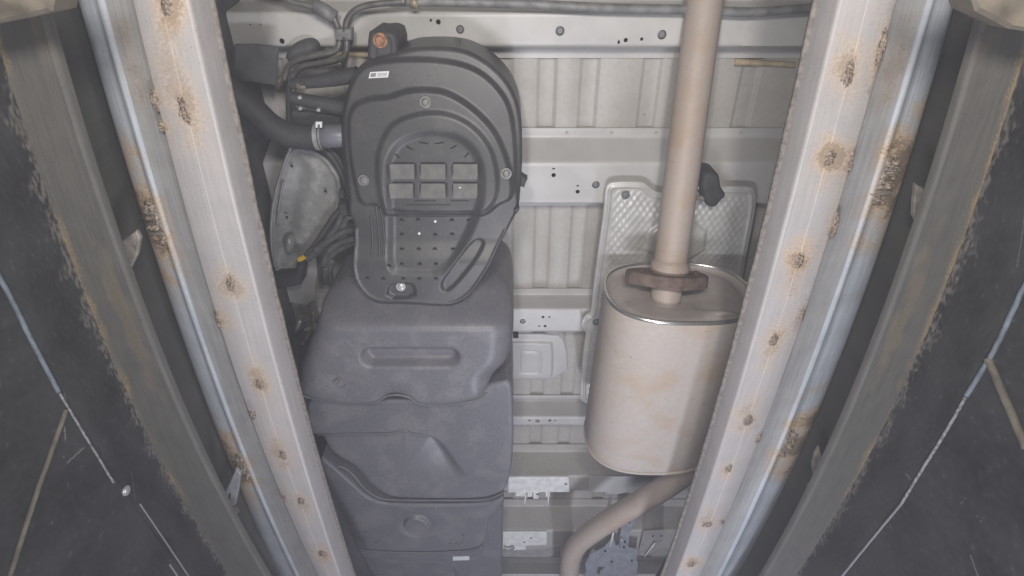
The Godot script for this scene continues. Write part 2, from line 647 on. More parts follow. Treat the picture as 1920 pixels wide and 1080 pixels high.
func pit() -> void:
	var lip_l := [-0.3054, 0.0682, 0.051]
	var out_l := [-0.3574, 0.1151, 0.106]
	var soft_l := [-0.4176, 0.1099, 0.0666]
	var soft_r := [0.427, -0.1595, -0.1346]
	var ridge_l := [-0.3973, 0.1048, 0.0875]
	var beam_l := [-0.3921, 0.1481, 0.145]
	var rag_l := [-0.4368, 0.1889, 0.1709]
	var lip_r := [0.3102, -0.0563, -0.0574]
	var out_r := [0.3642, -0.0798, -0.0891]
	var ridge_r := [0.4051, -0.0865, -0.0899]
	var beam_r := [0.3955, -0.1564, -0.1452]
	var rag_r := [0.4376, -0.2014, -0.1832]

	# where the welds sit on the pale bars: plan place, half length along, half width, whether at the edge
	var welds_l := [[Vector2(-0.3463, -0.1575), 0.017, 0.0075], [Vector2(-0.3316, -0.058), 0.012, 0.007], [Vector2(-0.3736, -0.1465), 0.012, 0.005], [Vector2(-0.3758, -0.1749), 0.006, 0.004], [Vector2(-0.3548, -0.3737), 0.015, 0.0075], [Vector2(-0.3586, -0.5408), 0.013, 0.007], [Vector2(-0.3582, -0.6878), 0.013, 0.0075], [Vector2(-0.3515, -0.7993), 0.012, 0.007], [Vector2(-0.3784, -0.7924), 0.011, 0.005], [Vector2(-0.3437, -0.9482), 0.012, 0.0075], [Vector2(-0.3865, -0.4317), 0.012, 0.005], [Vector2(-0.3835, -0.6015), 0.013, 0.006]]
	var welds_r := [[Vector2(0.3429, -0.1204), 0.016, 0.0075], [Vector2(0.3513, -0.2092), 0.012, 0.008], [Vector2(0.3757, -0.2134), 0.015, 0.004], [Vector2(0.3684, -0.0971), 0.024, 0.005], [Vector2(0.3831, -0.2912), 0.017, 0.004], [Vector2(0.3533, -0.339), 0.013, 0.007], [Vector2(0.3785, -0.4205), 0.012, 0.005], [Vector2(0.3525, -0.4617), 0.013, 0.007], [Vector2(0.3513, -0.6125), 0.014, 0.0085], [Vector2(0.3762, -0.651), 0.012, 0.005], [Vector2(0.3446, -0.7187), 0.011, 0.007], [Vector2(0.3374, -0.8625), 0.01, 0.011], [Vector2(0.3618, -0.8551), 0.009, 0.005], [Vector2(0.3301, -0.9814), 0.011, 0.008]]

	# straps: place along the pit, outline, slot, bolt, dusty or plated
	var tabs_l := [[-0.3039, flat([-457.4, -303, -439.4, -293.2, -437.9, -303, -449.9, -326, -462.8, -342.3, -470.7, -351.3, -480.4, -352.8, -506.3, -342.3, -485.6, -305.8, -469.7, -317.3]), flat([-468.6, -324.5, -464.8, -323.1, -469.5, -334.1, -475.1, -338.5]), Vector3(-0.4668, 0.585, -0.3468), true], [-0.7378, flat([-448.8, -737, -431.5, -706.7, -427.2, -719.2, -442.9, -763.1, -462.1, -809.5, -470.3, -803.9, -511.9, -801.1, -496.1, -747.4, -467.3, -767.1]), flat([-457.4, -765.8, -454.1, -763.1, -464.7, -792.8, -469.3, -797]), Vector3(-0.4577, 0.585, -0.804), false]]
	var tabs_r := [[-0.2507, flat([449.5, -235.1, 459.3, -238.9, 474.9, -256.9, 509.3, -258.2, 523.7, -291.8, 480.9, -287.7, 474.6, -290.5, 461.5, -274.1, 454.6, -253]), flat([470.2, -263.5, 475, -264.8, 477.4, -274.1, 472.4, -270.8]), Vector3(0.4707, 0.585, -0.2853), true], [-0.6841, flat([464.2, -672.7, 466.6, -658.6, 479.9, -687.1, 523.1, -672.7, 539, -721.7, 485.9, -724.3, 480.4, -734.5, 467.8, -699.3]), flat([477.6, -701.8, 479.4, -699.3, 483.4, -712.9, 480.9, -712.9]), Vector3(0.4761, 0.585, -0.7423), true]]
	guide_rail(lip_l, out_l, ridge_l, soft_l, -1.0, welds_l, tabs_l, 11, "pale welded steel rail with blue-grey galvanised channel beside the dark fuel tank")
	guide_rail(lip_r, out_r, ridge_r, soft_r, 1.0, welds_r, tabs_r, 23, "pale welded steel rail with blue-grey galvanised channel beside the oval muffler")
	steel_beam(beam_l, rag_l, -1.0, 37, "dark grey-brown steel beam with flaking rusty edge on the fuel tank side")
	steel_beam(beam_r, rag_r, 1.0, 53, "dark grey-brown steel beam with flaking rusty edge on the muffler side")
	var w := pit_wall(rag_l, -1.0, track([-476.4, 445.1, -281.4, -477.2, 472.1, -815.9]), 91, "black grimy wall with pale blue seam and one screw on the fuel tank side")
	seam(w, track([-469.3, 436.7, -213.4, -476.4, 445.1, -281.4, -481.7, 446.4, -345.5, -485.8, 447.7, -414.8]), 0.0024, M.pipe_blue, "seam_bead")
	seam(w, track([-485.9, 447.9, -417.4, -488.2, 451, -485.8, -489, 453.3, -569.2]), 0.0013, M.chalk, "seam_bead")
	seam(w, track([-487.9, 469.2, -631.5, -484.4, 472.2, -717.3, -477.2, 472.1, -815.9]), 0.0012, M.grey_plug, "seam_bead")
	seam(w, track([-482.3, 458.8, -750.5, -480.1, 458.5, -781.6]), 0.0014, M.grey_plug, "seam_bead")
	seam(w, track([-486.8, 445.9, -438.9, -487.7, 407, -464, -488.4, 362.7, -492.5, -488.9, 307.1, -530.8]), 0.0026, M.pipe_tan, "conduit")
	bolt("screw", (track([-488.7, 462.6, -596.3]))[0], 0.0065, M.zinc, w, Vector3.RIGHT, 16)
	var v := pit_wall(rag_r, 1.0, track([480, 443.8, -283.5, 481.4, 466.8, -799.9]), 97, "black grimy wall with chalky pale seam and tan conduit on the muffler side")
	seam(v, track([475.7, 437.4, -242.8, 480, 443.8, -283.5, 485.9, 443.5, -353.4, 489.9, 448.2, -420.8]), 0.0026, M.pipe_blue, "seam_bead")
	seam(v, track([490, 448.5, -423.3, 492.1, 449.9, -482.1, 492.9, 452.4, -550.5, 492.3, 452.6, -609.2]), 0.0017, M.chalk, "seam_bead")
	seam(v, track([492.3, 452.6, -609.2, 489.5, 460, -686.8, 481.4, 466.8, -799.9]), 0.0016, M.grey_plug, "seam_bead")
	seam(v, track([486.8, 445.4, -366.7, 488, 415.5, -385, 489.5, 368.9, -413.3]), 0.004, M.pipe_tan, "conduit")

	# cross pieces over the near end of the pit
	var cl := add("cross_angle", plate(flat([-404.6, -21, -331.5, -21, -349.2, -49.7, -370.2, -54.1, -427.3, -63.8]), 0.47, 0.03, 0.003), M.angle, self)
	tag(cl, "short rusty tan cross angle at the near end of the beam by the fuel tank", "steel angle", "cross angles at the near end")
	var cr := add("cross_angle", plate(flat([404.6, -21, 328.7, -21, 352, -49.7, 360.6, -52.7, 383.2, -61.9, 429.3, -67.6]), 0.47, 0.03, 0.003), M.angle, self)
	tag(cr, "short rusty tan cross angle at the near end of the beam by the muffler", "steel angle", "cross angles at the near end")


const NEAR := 0.14
const FAR := -1.34


func along_pit(z: float) -> float:
	return (NEAR - z) / (NEAR - FAR)


func weld_blob(seed_: int) -> ArrayMesh:
	var key := "blob%d" % seed_
	if not M.has(key):
		var rows := []
		for r in 8:
			var row := PackedVector3Array()
			for k in 18:
				var a := TAU * k / 18
				var q := r / 7.0
				var w := 1.0 + 0.35 * noise.get_noise_3d(cos(a) * 1.3, sin(a) * 1.3, seed_ * 7.0)
				var h := -(1.0 - q * q * 0.85 - 0.15 * q) * (0.6 + 1.1 * noise.get_noise_3d(cos(a) * q * 3.0, sin(a) * q * 3.0, seed_ * 3.0 + 40.0)) + (0.08 if r == 7 else 0.0)
				row.append(Vector3(cos(a) * q * w, h, sin(a) * q * w))
			rows.append(row)
		M[key] = loft(rows, [], true)
	return M[key]


func guide_rail(lip: Array, out: Array, ridge: Array, soft: Array, s: float, welds: Array, tabs: Array, seed_: int, label: String) -> void:
	var t := group_of("guide_rail", self)
	tag(t, label, "rail", "welded guide rails along the pit")
	var bar := []
	var lips := []
	var channel := []
	for z in stations(NEAR, FAR, 46):
		var xi := at_line(lip, z)
		var xo := at_line(out, z)
		var xr := at_line(ridge, z)
		var xm := lerpf(xi, xo, 0.5)
		bar.append(PackedVector3Array([Vector3(xi, 0.642, z), Vector3(xi, 0.604, z), Vector3(xi + s * 0.0009, 0.6012, z), Vector3(xi + s * 0.003, 0.6, z), Vector3(xm - s * 0.0008, 0.6, z), Vector3(xm, 0.6014, z), Vector3(xm + s * 0.0008, 0.6, z), Vector3(xo - s * 0.0015, 0.6, z), Vector3(xo, 0.6012, z), Vector3(xo, 0.6125, z)]))
		var wob := 0.0012 * noise.get_noise_2d(z * 30.0, seed_)
		lips.append(PackedVector3Array([Vector3(xi + s * 0.001, 0.641, z), Vector3(xi - s * 0.0012, 0.6415, z), Vector3(xi - s * (0.0042 + wob), 0.6425, z), Vector3(xi - s * (0.0045 + wob), 0.646, z), Vector3(xi, 0.6475, z)]))
		var row := PackedVector3Array([Vector3(xo - s * 0.006, 0.6125, z), Vector3(xr - s * 0.0045, 0.6125, z), Vector3(xr - s * 0.0025, 0.6102, z), Vector3(xr, 0.6094, z), Vector3(xr + s * 0.002, 0.6104, z), Vector3(xr + s * 0.004, 0.6135, z)])
		var xs := at_line(soft, z)
		var rad := absf(xs - xr) + 0.009
		for k in 11:
			var a := PI / 2 * k / 10.0
			row.append(Vector3(xr + s * (0.004 + rad * sin(a)), 0.6135 + rad * 0.8 * (1.0 - cos(a)), z))
		row.append(Vector3(xr + s * (0.004 + rad), 0.715, z))
		channel.append(row)
	var spots := []
	for w in welds:
		var p: Vector2 = w[0]
		var xi := at_line(lip, p.y)
		var xo := at_line(out, p.y)
		spots.append([along_pit(p.y), 0.3 + 0.7 * (p.x - xi) / (xo - xi), w[1] * rng.randf_range(1.9, 3.1), w[2] * rng.randf_range(2.2, 3.6), rng.randf_range(0.4, 0.75)])
		if rng.randf() < 0.6:
			spots.append([along_pit(p.y + rng.randf_range(-0.02, 0.03)), 0.3 + 0.7 * (p.x - xi) / (xo - xi), w[1] * 4.0, w[2] * 3.0, 0.32])
	var im := steel_image(seed_, 1400, 72, NEAR - FAR, 0.074, Color(0.45, 0.42, 0.415), Color(0.39, 0.37, 0.365), Color(0.55, 0.375, 0.22), Color(0.2, 0.14, 0.09), spots, 0.02, 0.0, 0.07)
	add("flat_bar", loft(bar, [1, 1, 1, 2, 3, 3, 4, 4, 5], false, [0.0, 0.24, 0.27, 0.3, 0.63, 0.65, 0.67, 0.96, 0.98, 1.0]), painted("pale scuffed steel bar", im, 0.5, 0.1), t)
	add("top_lip", loft(lips), M.lip, t)
	var burns := []
	for b in tabs:
		burns.append([along_pit(b[0] + 0.004), 0.66, 0.1, 0.026, 1.0])
		burns.append([along_pit(b[0] + 0.01), 0.64, 0.045, 0.018, 1.0])
	burns.append([along_pit(-0.12), 0.3, 0.05, 0.012, 0.3])
	var ch := steel_image(seed_ + 1, 1400, 96, NEAR - FAR, 0.09, Color(0.27, 0.285, 0.315), Color(0.37, 0.39, 0.415), Color(0.42, 0.29, 0.165), Color(0.13, 0.1, 0.075), burns, -0.2, -0.2, 0.05)
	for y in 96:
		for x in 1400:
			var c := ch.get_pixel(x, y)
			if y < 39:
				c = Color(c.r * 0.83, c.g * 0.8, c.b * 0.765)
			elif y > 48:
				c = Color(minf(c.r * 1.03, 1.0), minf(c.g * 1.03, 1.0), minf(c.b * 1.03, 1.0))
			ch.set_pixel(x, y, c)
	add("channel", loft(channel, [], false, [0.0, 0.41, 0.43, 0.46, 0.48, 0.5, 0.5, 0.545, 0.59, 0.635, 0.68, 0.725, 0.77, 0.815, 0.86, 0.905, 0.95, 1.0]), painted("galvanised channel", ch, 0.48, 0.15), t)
	var n := 0
	for w in welds:
		n += 1
		var o := add("weld_spot", weld_blob(1 + (n + seed_) % 6), M.weld, t)
		o.position = Vector3(w[0].x, 0.6008, w[0].y)
		o.scale = Vector3(w[2] * 1.05, 0.0046, w[1])
		o.rotation.y = s * -0.12
	for b in tabs:
		var z: float = b[0]
		var xr := at_line(ridge, z)
		var xs := at_line(soft, z)
		add("bracket", plate(b[1], 0.588, 0.006, 0.0015), M.tab if b[4] else M.zinc_dull, t)
		add("bracket_slot", plate(b[2], 0.5872, 0.003, 0.0), M.hole, t)
		bolt("bracket_bolt", b[3], 0.0075, M.lip, t)
		for k in 8:
			var f := [[0.007, 0.026, 0.008, 0.008, 0.006], [0.014, 0.02, 0.012, 0.004, 0.005], [0.016, 0.01, 0.014, 0.0035, 0.005], [0.011, 0.0, 0.012, 0.006, 0.006], [0.016, -0.01, 0.015, 0.0035, 0.004], [0.006, -0.017, 0.007, 0.006, 0.006], [0.013, -0.022, 0.011, 0.0035, 0.004], [0.004, 0.008, 0.004, 0.01, 0.004]][k] as Array
			var o := add("weld_bead", weld_blob(1 + (k + seed_) % 6), M.tab if k % 3 == 1 else M.weld, t)
			var dx: float = f[0]
			o.position = Vector3(xr + s * dx, 0.6135 + dx * dx / (2.0 * (absf(xs - xr) + 0.004)), z + f[1] + 0.004)
			o.scale = Vector3(f[2], f[4] * 1.2, f[3]) * 1.3
			o.rotation.z = s * asin(clampf(dx / (absf(xs - xr) + 0.01), 0.0, 0.8))


func steel_beam(beam: Array, rag: Array, s: float, seed_: int, label: String) -> void:
	var t := group_of("steel_beam", self)
	tag(t, label, "beam", "dark steel beams along the pit")
	var rows := []
	var deck := []
	for z in stations(NEAR, FAR, 40):
		var xb := at_line(beam, z)
		var xr := at_line(rag, z)
		rows.append(PackedVector3Array([Vector3(xb + s * 0.07, 0.71, z), Vector3(xb + s * 0.07, 0.543, z), Vector3(xb, 0.5405, z), Vector3(xb, 0.5335, z), Vector3(xb + s * 0.0012, 0.5312, z), Vector3(xb + s * 0.004, 0.53, z), Vector3(xr, 0.53, z), Vector3(xr + s * 0.05, 0.53, z)]))
		deck.append(PackedVector3Array([Vector3(xb - s * 0.05, 0.716, z), Vector3(xb - s * 0.05, 0.71, z), Vector3(xb + s * 0.5, 0.71, z), Vector3(xb + s * 0.5, 0.716, z)]))
	var im := steel_image(seed_, 1100, 80, NEAR - FAR, 0.2, Color(0.108, 0.103, 0.092), Color(0.08, 0.077, 0.071), Color(0.25, 0.18, 0.1), Color(0.07, 0.06, 0.05), [[0.1, 0.5, 0.08, 0.02, 0.35], [0.35, 0.6, 0.1, 0.02, 0.3]], -0.2, 0.13, 0.12)
	add("lower_flange", loft(rows, [4, 5, 1, 1, 1, 2, 3], false, [0.0, 0.1, 0.2, 0.4, 0.42, 0.44, 0.96, 1.0]), painted("grimy beam steel", im, 0.7, 0.05), t)
	add("deck_plate", loft(deck, [1, 2, 3]), M.deck, t)  # plate closes the gap; its near black stands in for shade


func wall_image(seed_: int) -> Image:
	var im := Image.create(1024, 512, false, Image.FORMAT_RGB8)
	var f := FastNoiseLite.new()
	f.seed = seed_
	f.fractal_octaves = 5
	f.frequency = 0.012
	for y in 512:
		for x in 1024:
			var g := f.get_noise_2d(x, y * 0.7)
			var h := f.get_noise_2d(x * 9.0 + 400.0, y * 9.0)
			var c := Color(0.03, 0.03, 0.031) * (1.0 + g * 0.7 + h * 0.35)
			if h > 0.5:
				c = c.lerp(Color(0.16, 0.15, 0.14), (h - 0.5) * 2.5)
			# flaking paint and scale under the beam, ragged downwards
			var reach := 26.0 + f.get_noise_2d(x * 2.2, 900.0) * 46.0 + f.get_noise_2d(x * 9.0, y * 4.0 + 1500.0) * 26.0
			if y < reach:
				var k := smoothstep(reach, reach * 0.35, y) * clampf(0.55 + h * 1.3, 0.0, 1.0)
				c = c.lerp(Color(0.17, 0.16, 0.145) if h > -0.1 else Color(0.15, 0.115, 0.08), k * 0.85)
			im.set_pixel(x, y, c.linear_to_srgb())
	var r := RandomNumberGenerator.new()
	r.seed = seed_
	for k in 100:
		var p := Vector2(r.randf() * 1024, r.randf() * 512)
		var d := Vector2.from_angle(r.randfn(1.2, 0.7))
		var n := int(r.randf() ** 7 * 50) + 1
		var c := Color(0.24, 0.23, 0.22) * r.randf_range(0.35, 1.0)
		for i in n:
			var q := p + d * i
			if q.x > 0 and q.y > 0 and q.x < 1023 and q.y < 511:
				im.set_pixel(int(q.x), int(q.y), c.linear_to_srgb())
	return im


func pit_wall(rag: Array, s: float, joint: PackedVector3Array, seed_: int, label: String) -> Node3D:
	var t := group_of("pit_wall", self)
	tag(t, label, "wall", "walls of the pit")
	var upper := []
	var lower := []
	for z in stations(NEAR, FAR, 40):
		var x := at_line(rag, z)
		var k := clampf(inverse_lerp(joint[0].z, joint[1].z, z), -0.5, 1.5)
		var y := lerpf(joint[0].y, joint[1].y, k)
		upper.append(PackedVector3Array([Vector3(x + s * 0.002, 0.53, z), Vector3(x, 0.53, z), Vector3(x, y + 0.0015, z), Vector3(x + s * 0.006, y + 0.0005, z)]))
		lower.append(PackedVector3Array([Vector3(x + s * 0.006, y - 0.0005, z), Vector3(x + s * 0.001, y - 0.001, z), Vector3(x + s * 0.001, y - 0.25, z), Vector3(x + s * 0.001, y - 0.75, z)]))
	var m := painted("grimy wall plate", wall_image(seed_), 0.62, 0.0)
	add("wall_plate", loft(upper, [1, 2, 3], false, [0.0, 0.005, 0.3, 0.31]), m, t)
	add("wall_plate", loft(lower, [1, 2, 2], false, [0.32, 0.33, 0.66, 1.0]), m, t)
	return t


func seam(w: Node3D, path: PackedVector3Array, r: float, mat: Material, called: String) -> void:
	var p := supple(path, 14)
	for i in p.size():
		p[i] += Vector3(noise.get_noise_2d(i * 0.7, r * 9000.0), noise.get_noise_2d(i * 0.7, r * 9000.0 + 70.0), 0) * r * 0.14
	add(called, tube(p, r, 8), mat, w)


# ---------------------------------------------------------------- the vehicle's underside
const FLOOR := 1.12


func vehicle() -> void:
	var v := group_of("vehicle", self)
	tag(v, "beige vehicle underside with dark plastic fuel tank, exhaust pipe and oval muffler", "vehicle")
	await floor_and_members(v)
	fuel_tank(v)
	canister(v)
	exhaust(v)
	lines(v)
	rear_brackets(v)


func floor_and_members(v: Node3D) -> void:
	var ribs := [-0.45, -0.34, -0.262, -0.18, -0.098, -0.015, 0.067, 0.148, 0.266, 0.36, 0.455]
	var cross := []
	for r in ribs:
		for q in [[-0.021, 0.0], [-0.0185, 0.0008], [-0.0145, 0.0055], [-0.012, 0.0062], [0.012, 0.0062], [0.0145, 0.0055], [0.0185, 0.0008], [0.021, 0.0]]:
			cross.append(Vector2(r + q[0], FLOOR + q[1]))
	cross.push_front(Vector2(-0.75, FLOOR))
	cross.push_back(Vector2(0.75, FLOOR))
	var rows := []
	for z in stations(0.25, -2.5, 24):
		var row := PackedVector3Array()
		for c in cross:
			row.append(Vector3(c.x, c.y, z))
		rows.append(row)
	add("floor_panel", loft(rows), M.paint, v)

	for s in [-1.0, 1.0]:
		var x: float = 0.495 if s < 0 else 0.565
		var side := []
		for z in stations(0.25, -2.5, 12):
			side.append(PackedVector3Array([Vector3(s * (x - 0.012), FLOOR + 0.01, z), Vector3(s * (x - 0.002), 1.0, z), Vector3(s * (x + 0.004), 0.99, z), Vector3(s * (x + 0.012), 0.985, z), Vector3(s * (x + 0.35), 0.985, z)]))
		add("side_sill", loft(side), M.sill, v)  # plain dark strip along each side

	var wall := 0.012
	await pressing("cross_member", PackedVector2Array([Vector2(0.0743, 1.117), Vector2(0.1019, 1.117), Vector2(0.1138, 1.06), Vector2(0.1663, 1.06), Vector2(0.1663 + wall, 1.117), Vector2(0.1663 + 0.03, 1.117)]), -0.5, 0.56, [[Vector3(-0.0897, 1.06, -0.1397), 0.0072], [Vector3(0.0833, 1.06, -0.1422), 0.0078], [Vector3(0.261, 1.06, -0.1482), 0.0078], [Vector3(-0.1394, 1.06, -0.1254), 0.0023], [Vector3(-0.1267, 1.06, -0.1279), 0.0042], [Vector3(0.187, 1.06, -0.1602), 0.0022, 1.5], [Vector3(0.1988, 1.06, -0.1568), 0.0036], [Vector3(0.2265, 1.06, -0.1551), 0.0028], [Vector3(-0.4025, 1.06, -0.1585), 0.0046], [Vector3(0.4386, 1.06, -0.1689), 0.0036], [Vector3(-0.4511, 1.06, -0.1321), 0.0016], [Vector3(-0.4336, 1.06, -0.1321), 0.0014]], M.paint_pale, v)
	await pressing("cross_member", PackedVector2Array([Vector2(0.3278, 1.117), Vector2(0.3472, 1.117), Vector2(0.3803, 1.06), Vector2(0.4651, 1.06), Vector2(0.4651 + wall, 1.117), Vector2(0.4651 + 0.03, 1.117)]), -0.5, 0.56, [[Vector3(0.0821, 1.06, -0.3912), 0.003, 0.6], [Vector3(0.0826, 1.06, -0.4045), 0.0044], [Vector3(0.1317, 1.06, -0.4269), 0.0028, 0.6], [Vector3(0.1325, 1.06, -0.4395), 0.0042], [Vector3(0.1679, 1.06, -0.4247), 0.0078]], M.paint_pale, v)
	await pressing("cross_member", PackedVector2Array([Vector2(0.7076, 1.117), Vector2(0.7256, 1.117), Vector2(0.728, 1.06), Vector2(0.792, 1.06), Vector2(0.792 + wall, 1.117), Vector2(0.792 + 0.03, 1.117)]), -0.5, 0.56, [[Vector3(0.0248, 1.06, -0.7611), 0.0068], [Vector3(0.0716, 1.06, -0.749), 0.0035], [Vector3(0.0864, 1.06, -0.749), 0.0024], [Vector3(0.0636, 1.06, -0.7749), 0.0024], [Vector3(0.0774, 1.06, -0.7749), 0.0035]], M.paint_pale, v)
	await pressing("cross_member", PackedVector2Array([Vector2(1.0466, 1.117), Vector2(1.068, 1.117), Vector2(1.0704, 1.06), Vector2(1.0997, 1.06), Vector2(1.0997 + wall, 1.117), Vector2(1.0997 + 0.03, 1.117)]), -0.5, 0.56, [[Vector3(0.0463, 1.06, -1.082), 0.0032], [Vector3(0.0674, 1.06, -1.084), 0.006], [Vector3(0.0997, 1.06, -1.082), 0.0038], [Vector3(0.1137, 1.06, -1.082), 0.0024]], M.paint_pale, v)
	await pressing("cross_member", PackedVector2Array([Vector2(1.2358, 1.117), Vector2(1.2647, 1.117), Vector2(1.2789, 1.04), Vector2(1.3405, 1.04), Vector2(1.3405 + wall, 1.117), Vector2(1.3405 + 0.03, 1.117)]), -0.5, 0.56, [[Vector3(0.238, 1.04, -1.3336), 0.0034], [Vector3(0.2516, 1.04, -1.3336), 0.0025], [Vector3(0.4892, 1.04, -1.3128), 0.004]], M.paint, v)
	await pressing("cross_member", PackedVector2Array([Vector2(1.4804, 1.117), Vector2(1.5115, 1.117), Vector2(1.5262, 1.04), Vector2(1.621, 1.04), Vector2(1.621 + wall, 1.117), Vector2(1.621 + 0.03, 1.117)]), -0.5, 0.56, [], M.paint, v)
	await pressing("cross_member", PackedVector2Array([Vector2(1.7896, 1.117), Vector2(1.8144, 1.117), Vector2(1.7576, 1.04), Vector2(1.7576 + 0.1, 1.04), Vector2(1.7576 + 0.112, 1.117)]), -0.5, 0.56, [], M.paint_pale, v)
	# plugs in some of the holes
	for p in [Vector3(-0.0898, 1.062, -0.14), Vector3(0.0835, 1.062, -0.1425), Vector3(0.2615, 1.062, -0.1485), Vector3(0.168, 1.0605, -0.4249), Vector3(0.0249, 1.062, -0.7625), Vector3(0.0676, 1.062, -1.086)]:
		var o := add("hole_plug", turned([[0.0, -0.001], [0.0042, -0.001], [0.0056, 0.0006], [0.0066, 0.001]], 18), M.grey_plug, v)
		o.position = p
	# overlapping end pieces of two members, with spot welds
	for q in [[Vector3(0.4069, 1.0585, -0.1104), 0.1145, 0.1661], [Vector3(0.512, 1.0585, -0.4173), 0.3819, 0.4644]]:
		var x: float = q[0].x
		add("member_end", plate(PackedVector2Array([Vector2(x, -q[1]), Vector2(x + 0.14, -q[1]), Vector2(x + 0.14, -q[2]), Vector2(x - 0.004, -q[2])]), 1.0572, 0.0016, 0.0005), M.paint_pale, v)
	# lapped flange with spot welds beside the members
	for x in [0.11, 0.2, 0.29, 0.38, 0.46]:
		var o := add("spot_weld", turned([[0.0, 0.0004], [0.002, 0.0], [0.0032, -0.0006], [0.0036, 0.0006]], 12), M.paint, v)
		o.position = Vector3(x, 1.1154, -0.3371)
	var bead := track([417.8, 1113, -203.4, 439.8, 1113, -203.4, 480.2, 1113, -205.3, 531, 1113, -208.1])
	add("sealer_bead", cone(bead, 0.0062, 0.0045, 10), M.sealer, v)
	var bl := track([-346.8, 1113, -186.6, -297.6, 1113, -188.5, -238.3, 1113, -190.3])
	add("sealer_bead", tube(bl, 0.0055, 8), M.sealer, v)

	# pressed panel with square steps
	var po := rounded(flat([-46.4, -840.6, 111.3, -840.6, 136.3, -863.9, 149.9, -991, -49, -991]), 1)
	var pm := rounded(flat([-73.3, -860.7, 94.7, -860.7, 103, -869.1, 107, -972.7, 99, -981.9, -76.7, -981.9]), 1)
	var pi_ := rounded(flat([22.9, -889.5, 66, -889.5, 71.6, -896.4, 73.2, -954.6, 67.8, -961.8, 23.5, -961.8, 18, -954.6, 17.6, -896.4]), 1)
	var depth := func(p: Vector2, sd: float) -> float:
		var y := 1.1155 + rim(sd, 0.004) * 0.9
		y -= 0.009 * smoothstep(0.001, -0.0045, edge(pm, p).z)
		var i := edge(pi_, p).z
		y += 0.004 * smoothstep(0.0032, 0.0012, absf(i + 0.001))
		return y
	add("pressed_panel", skin(po, depth, 0.0022, 0.006), M.paint_pale, v)
	var gap := add("access_slot", plate(flat([2.6, -834.6, 15.9, -834.6, 16, -852.8, 2.7, -852.8]), 1.1145, 0.003, 0.0), M.hole, v)


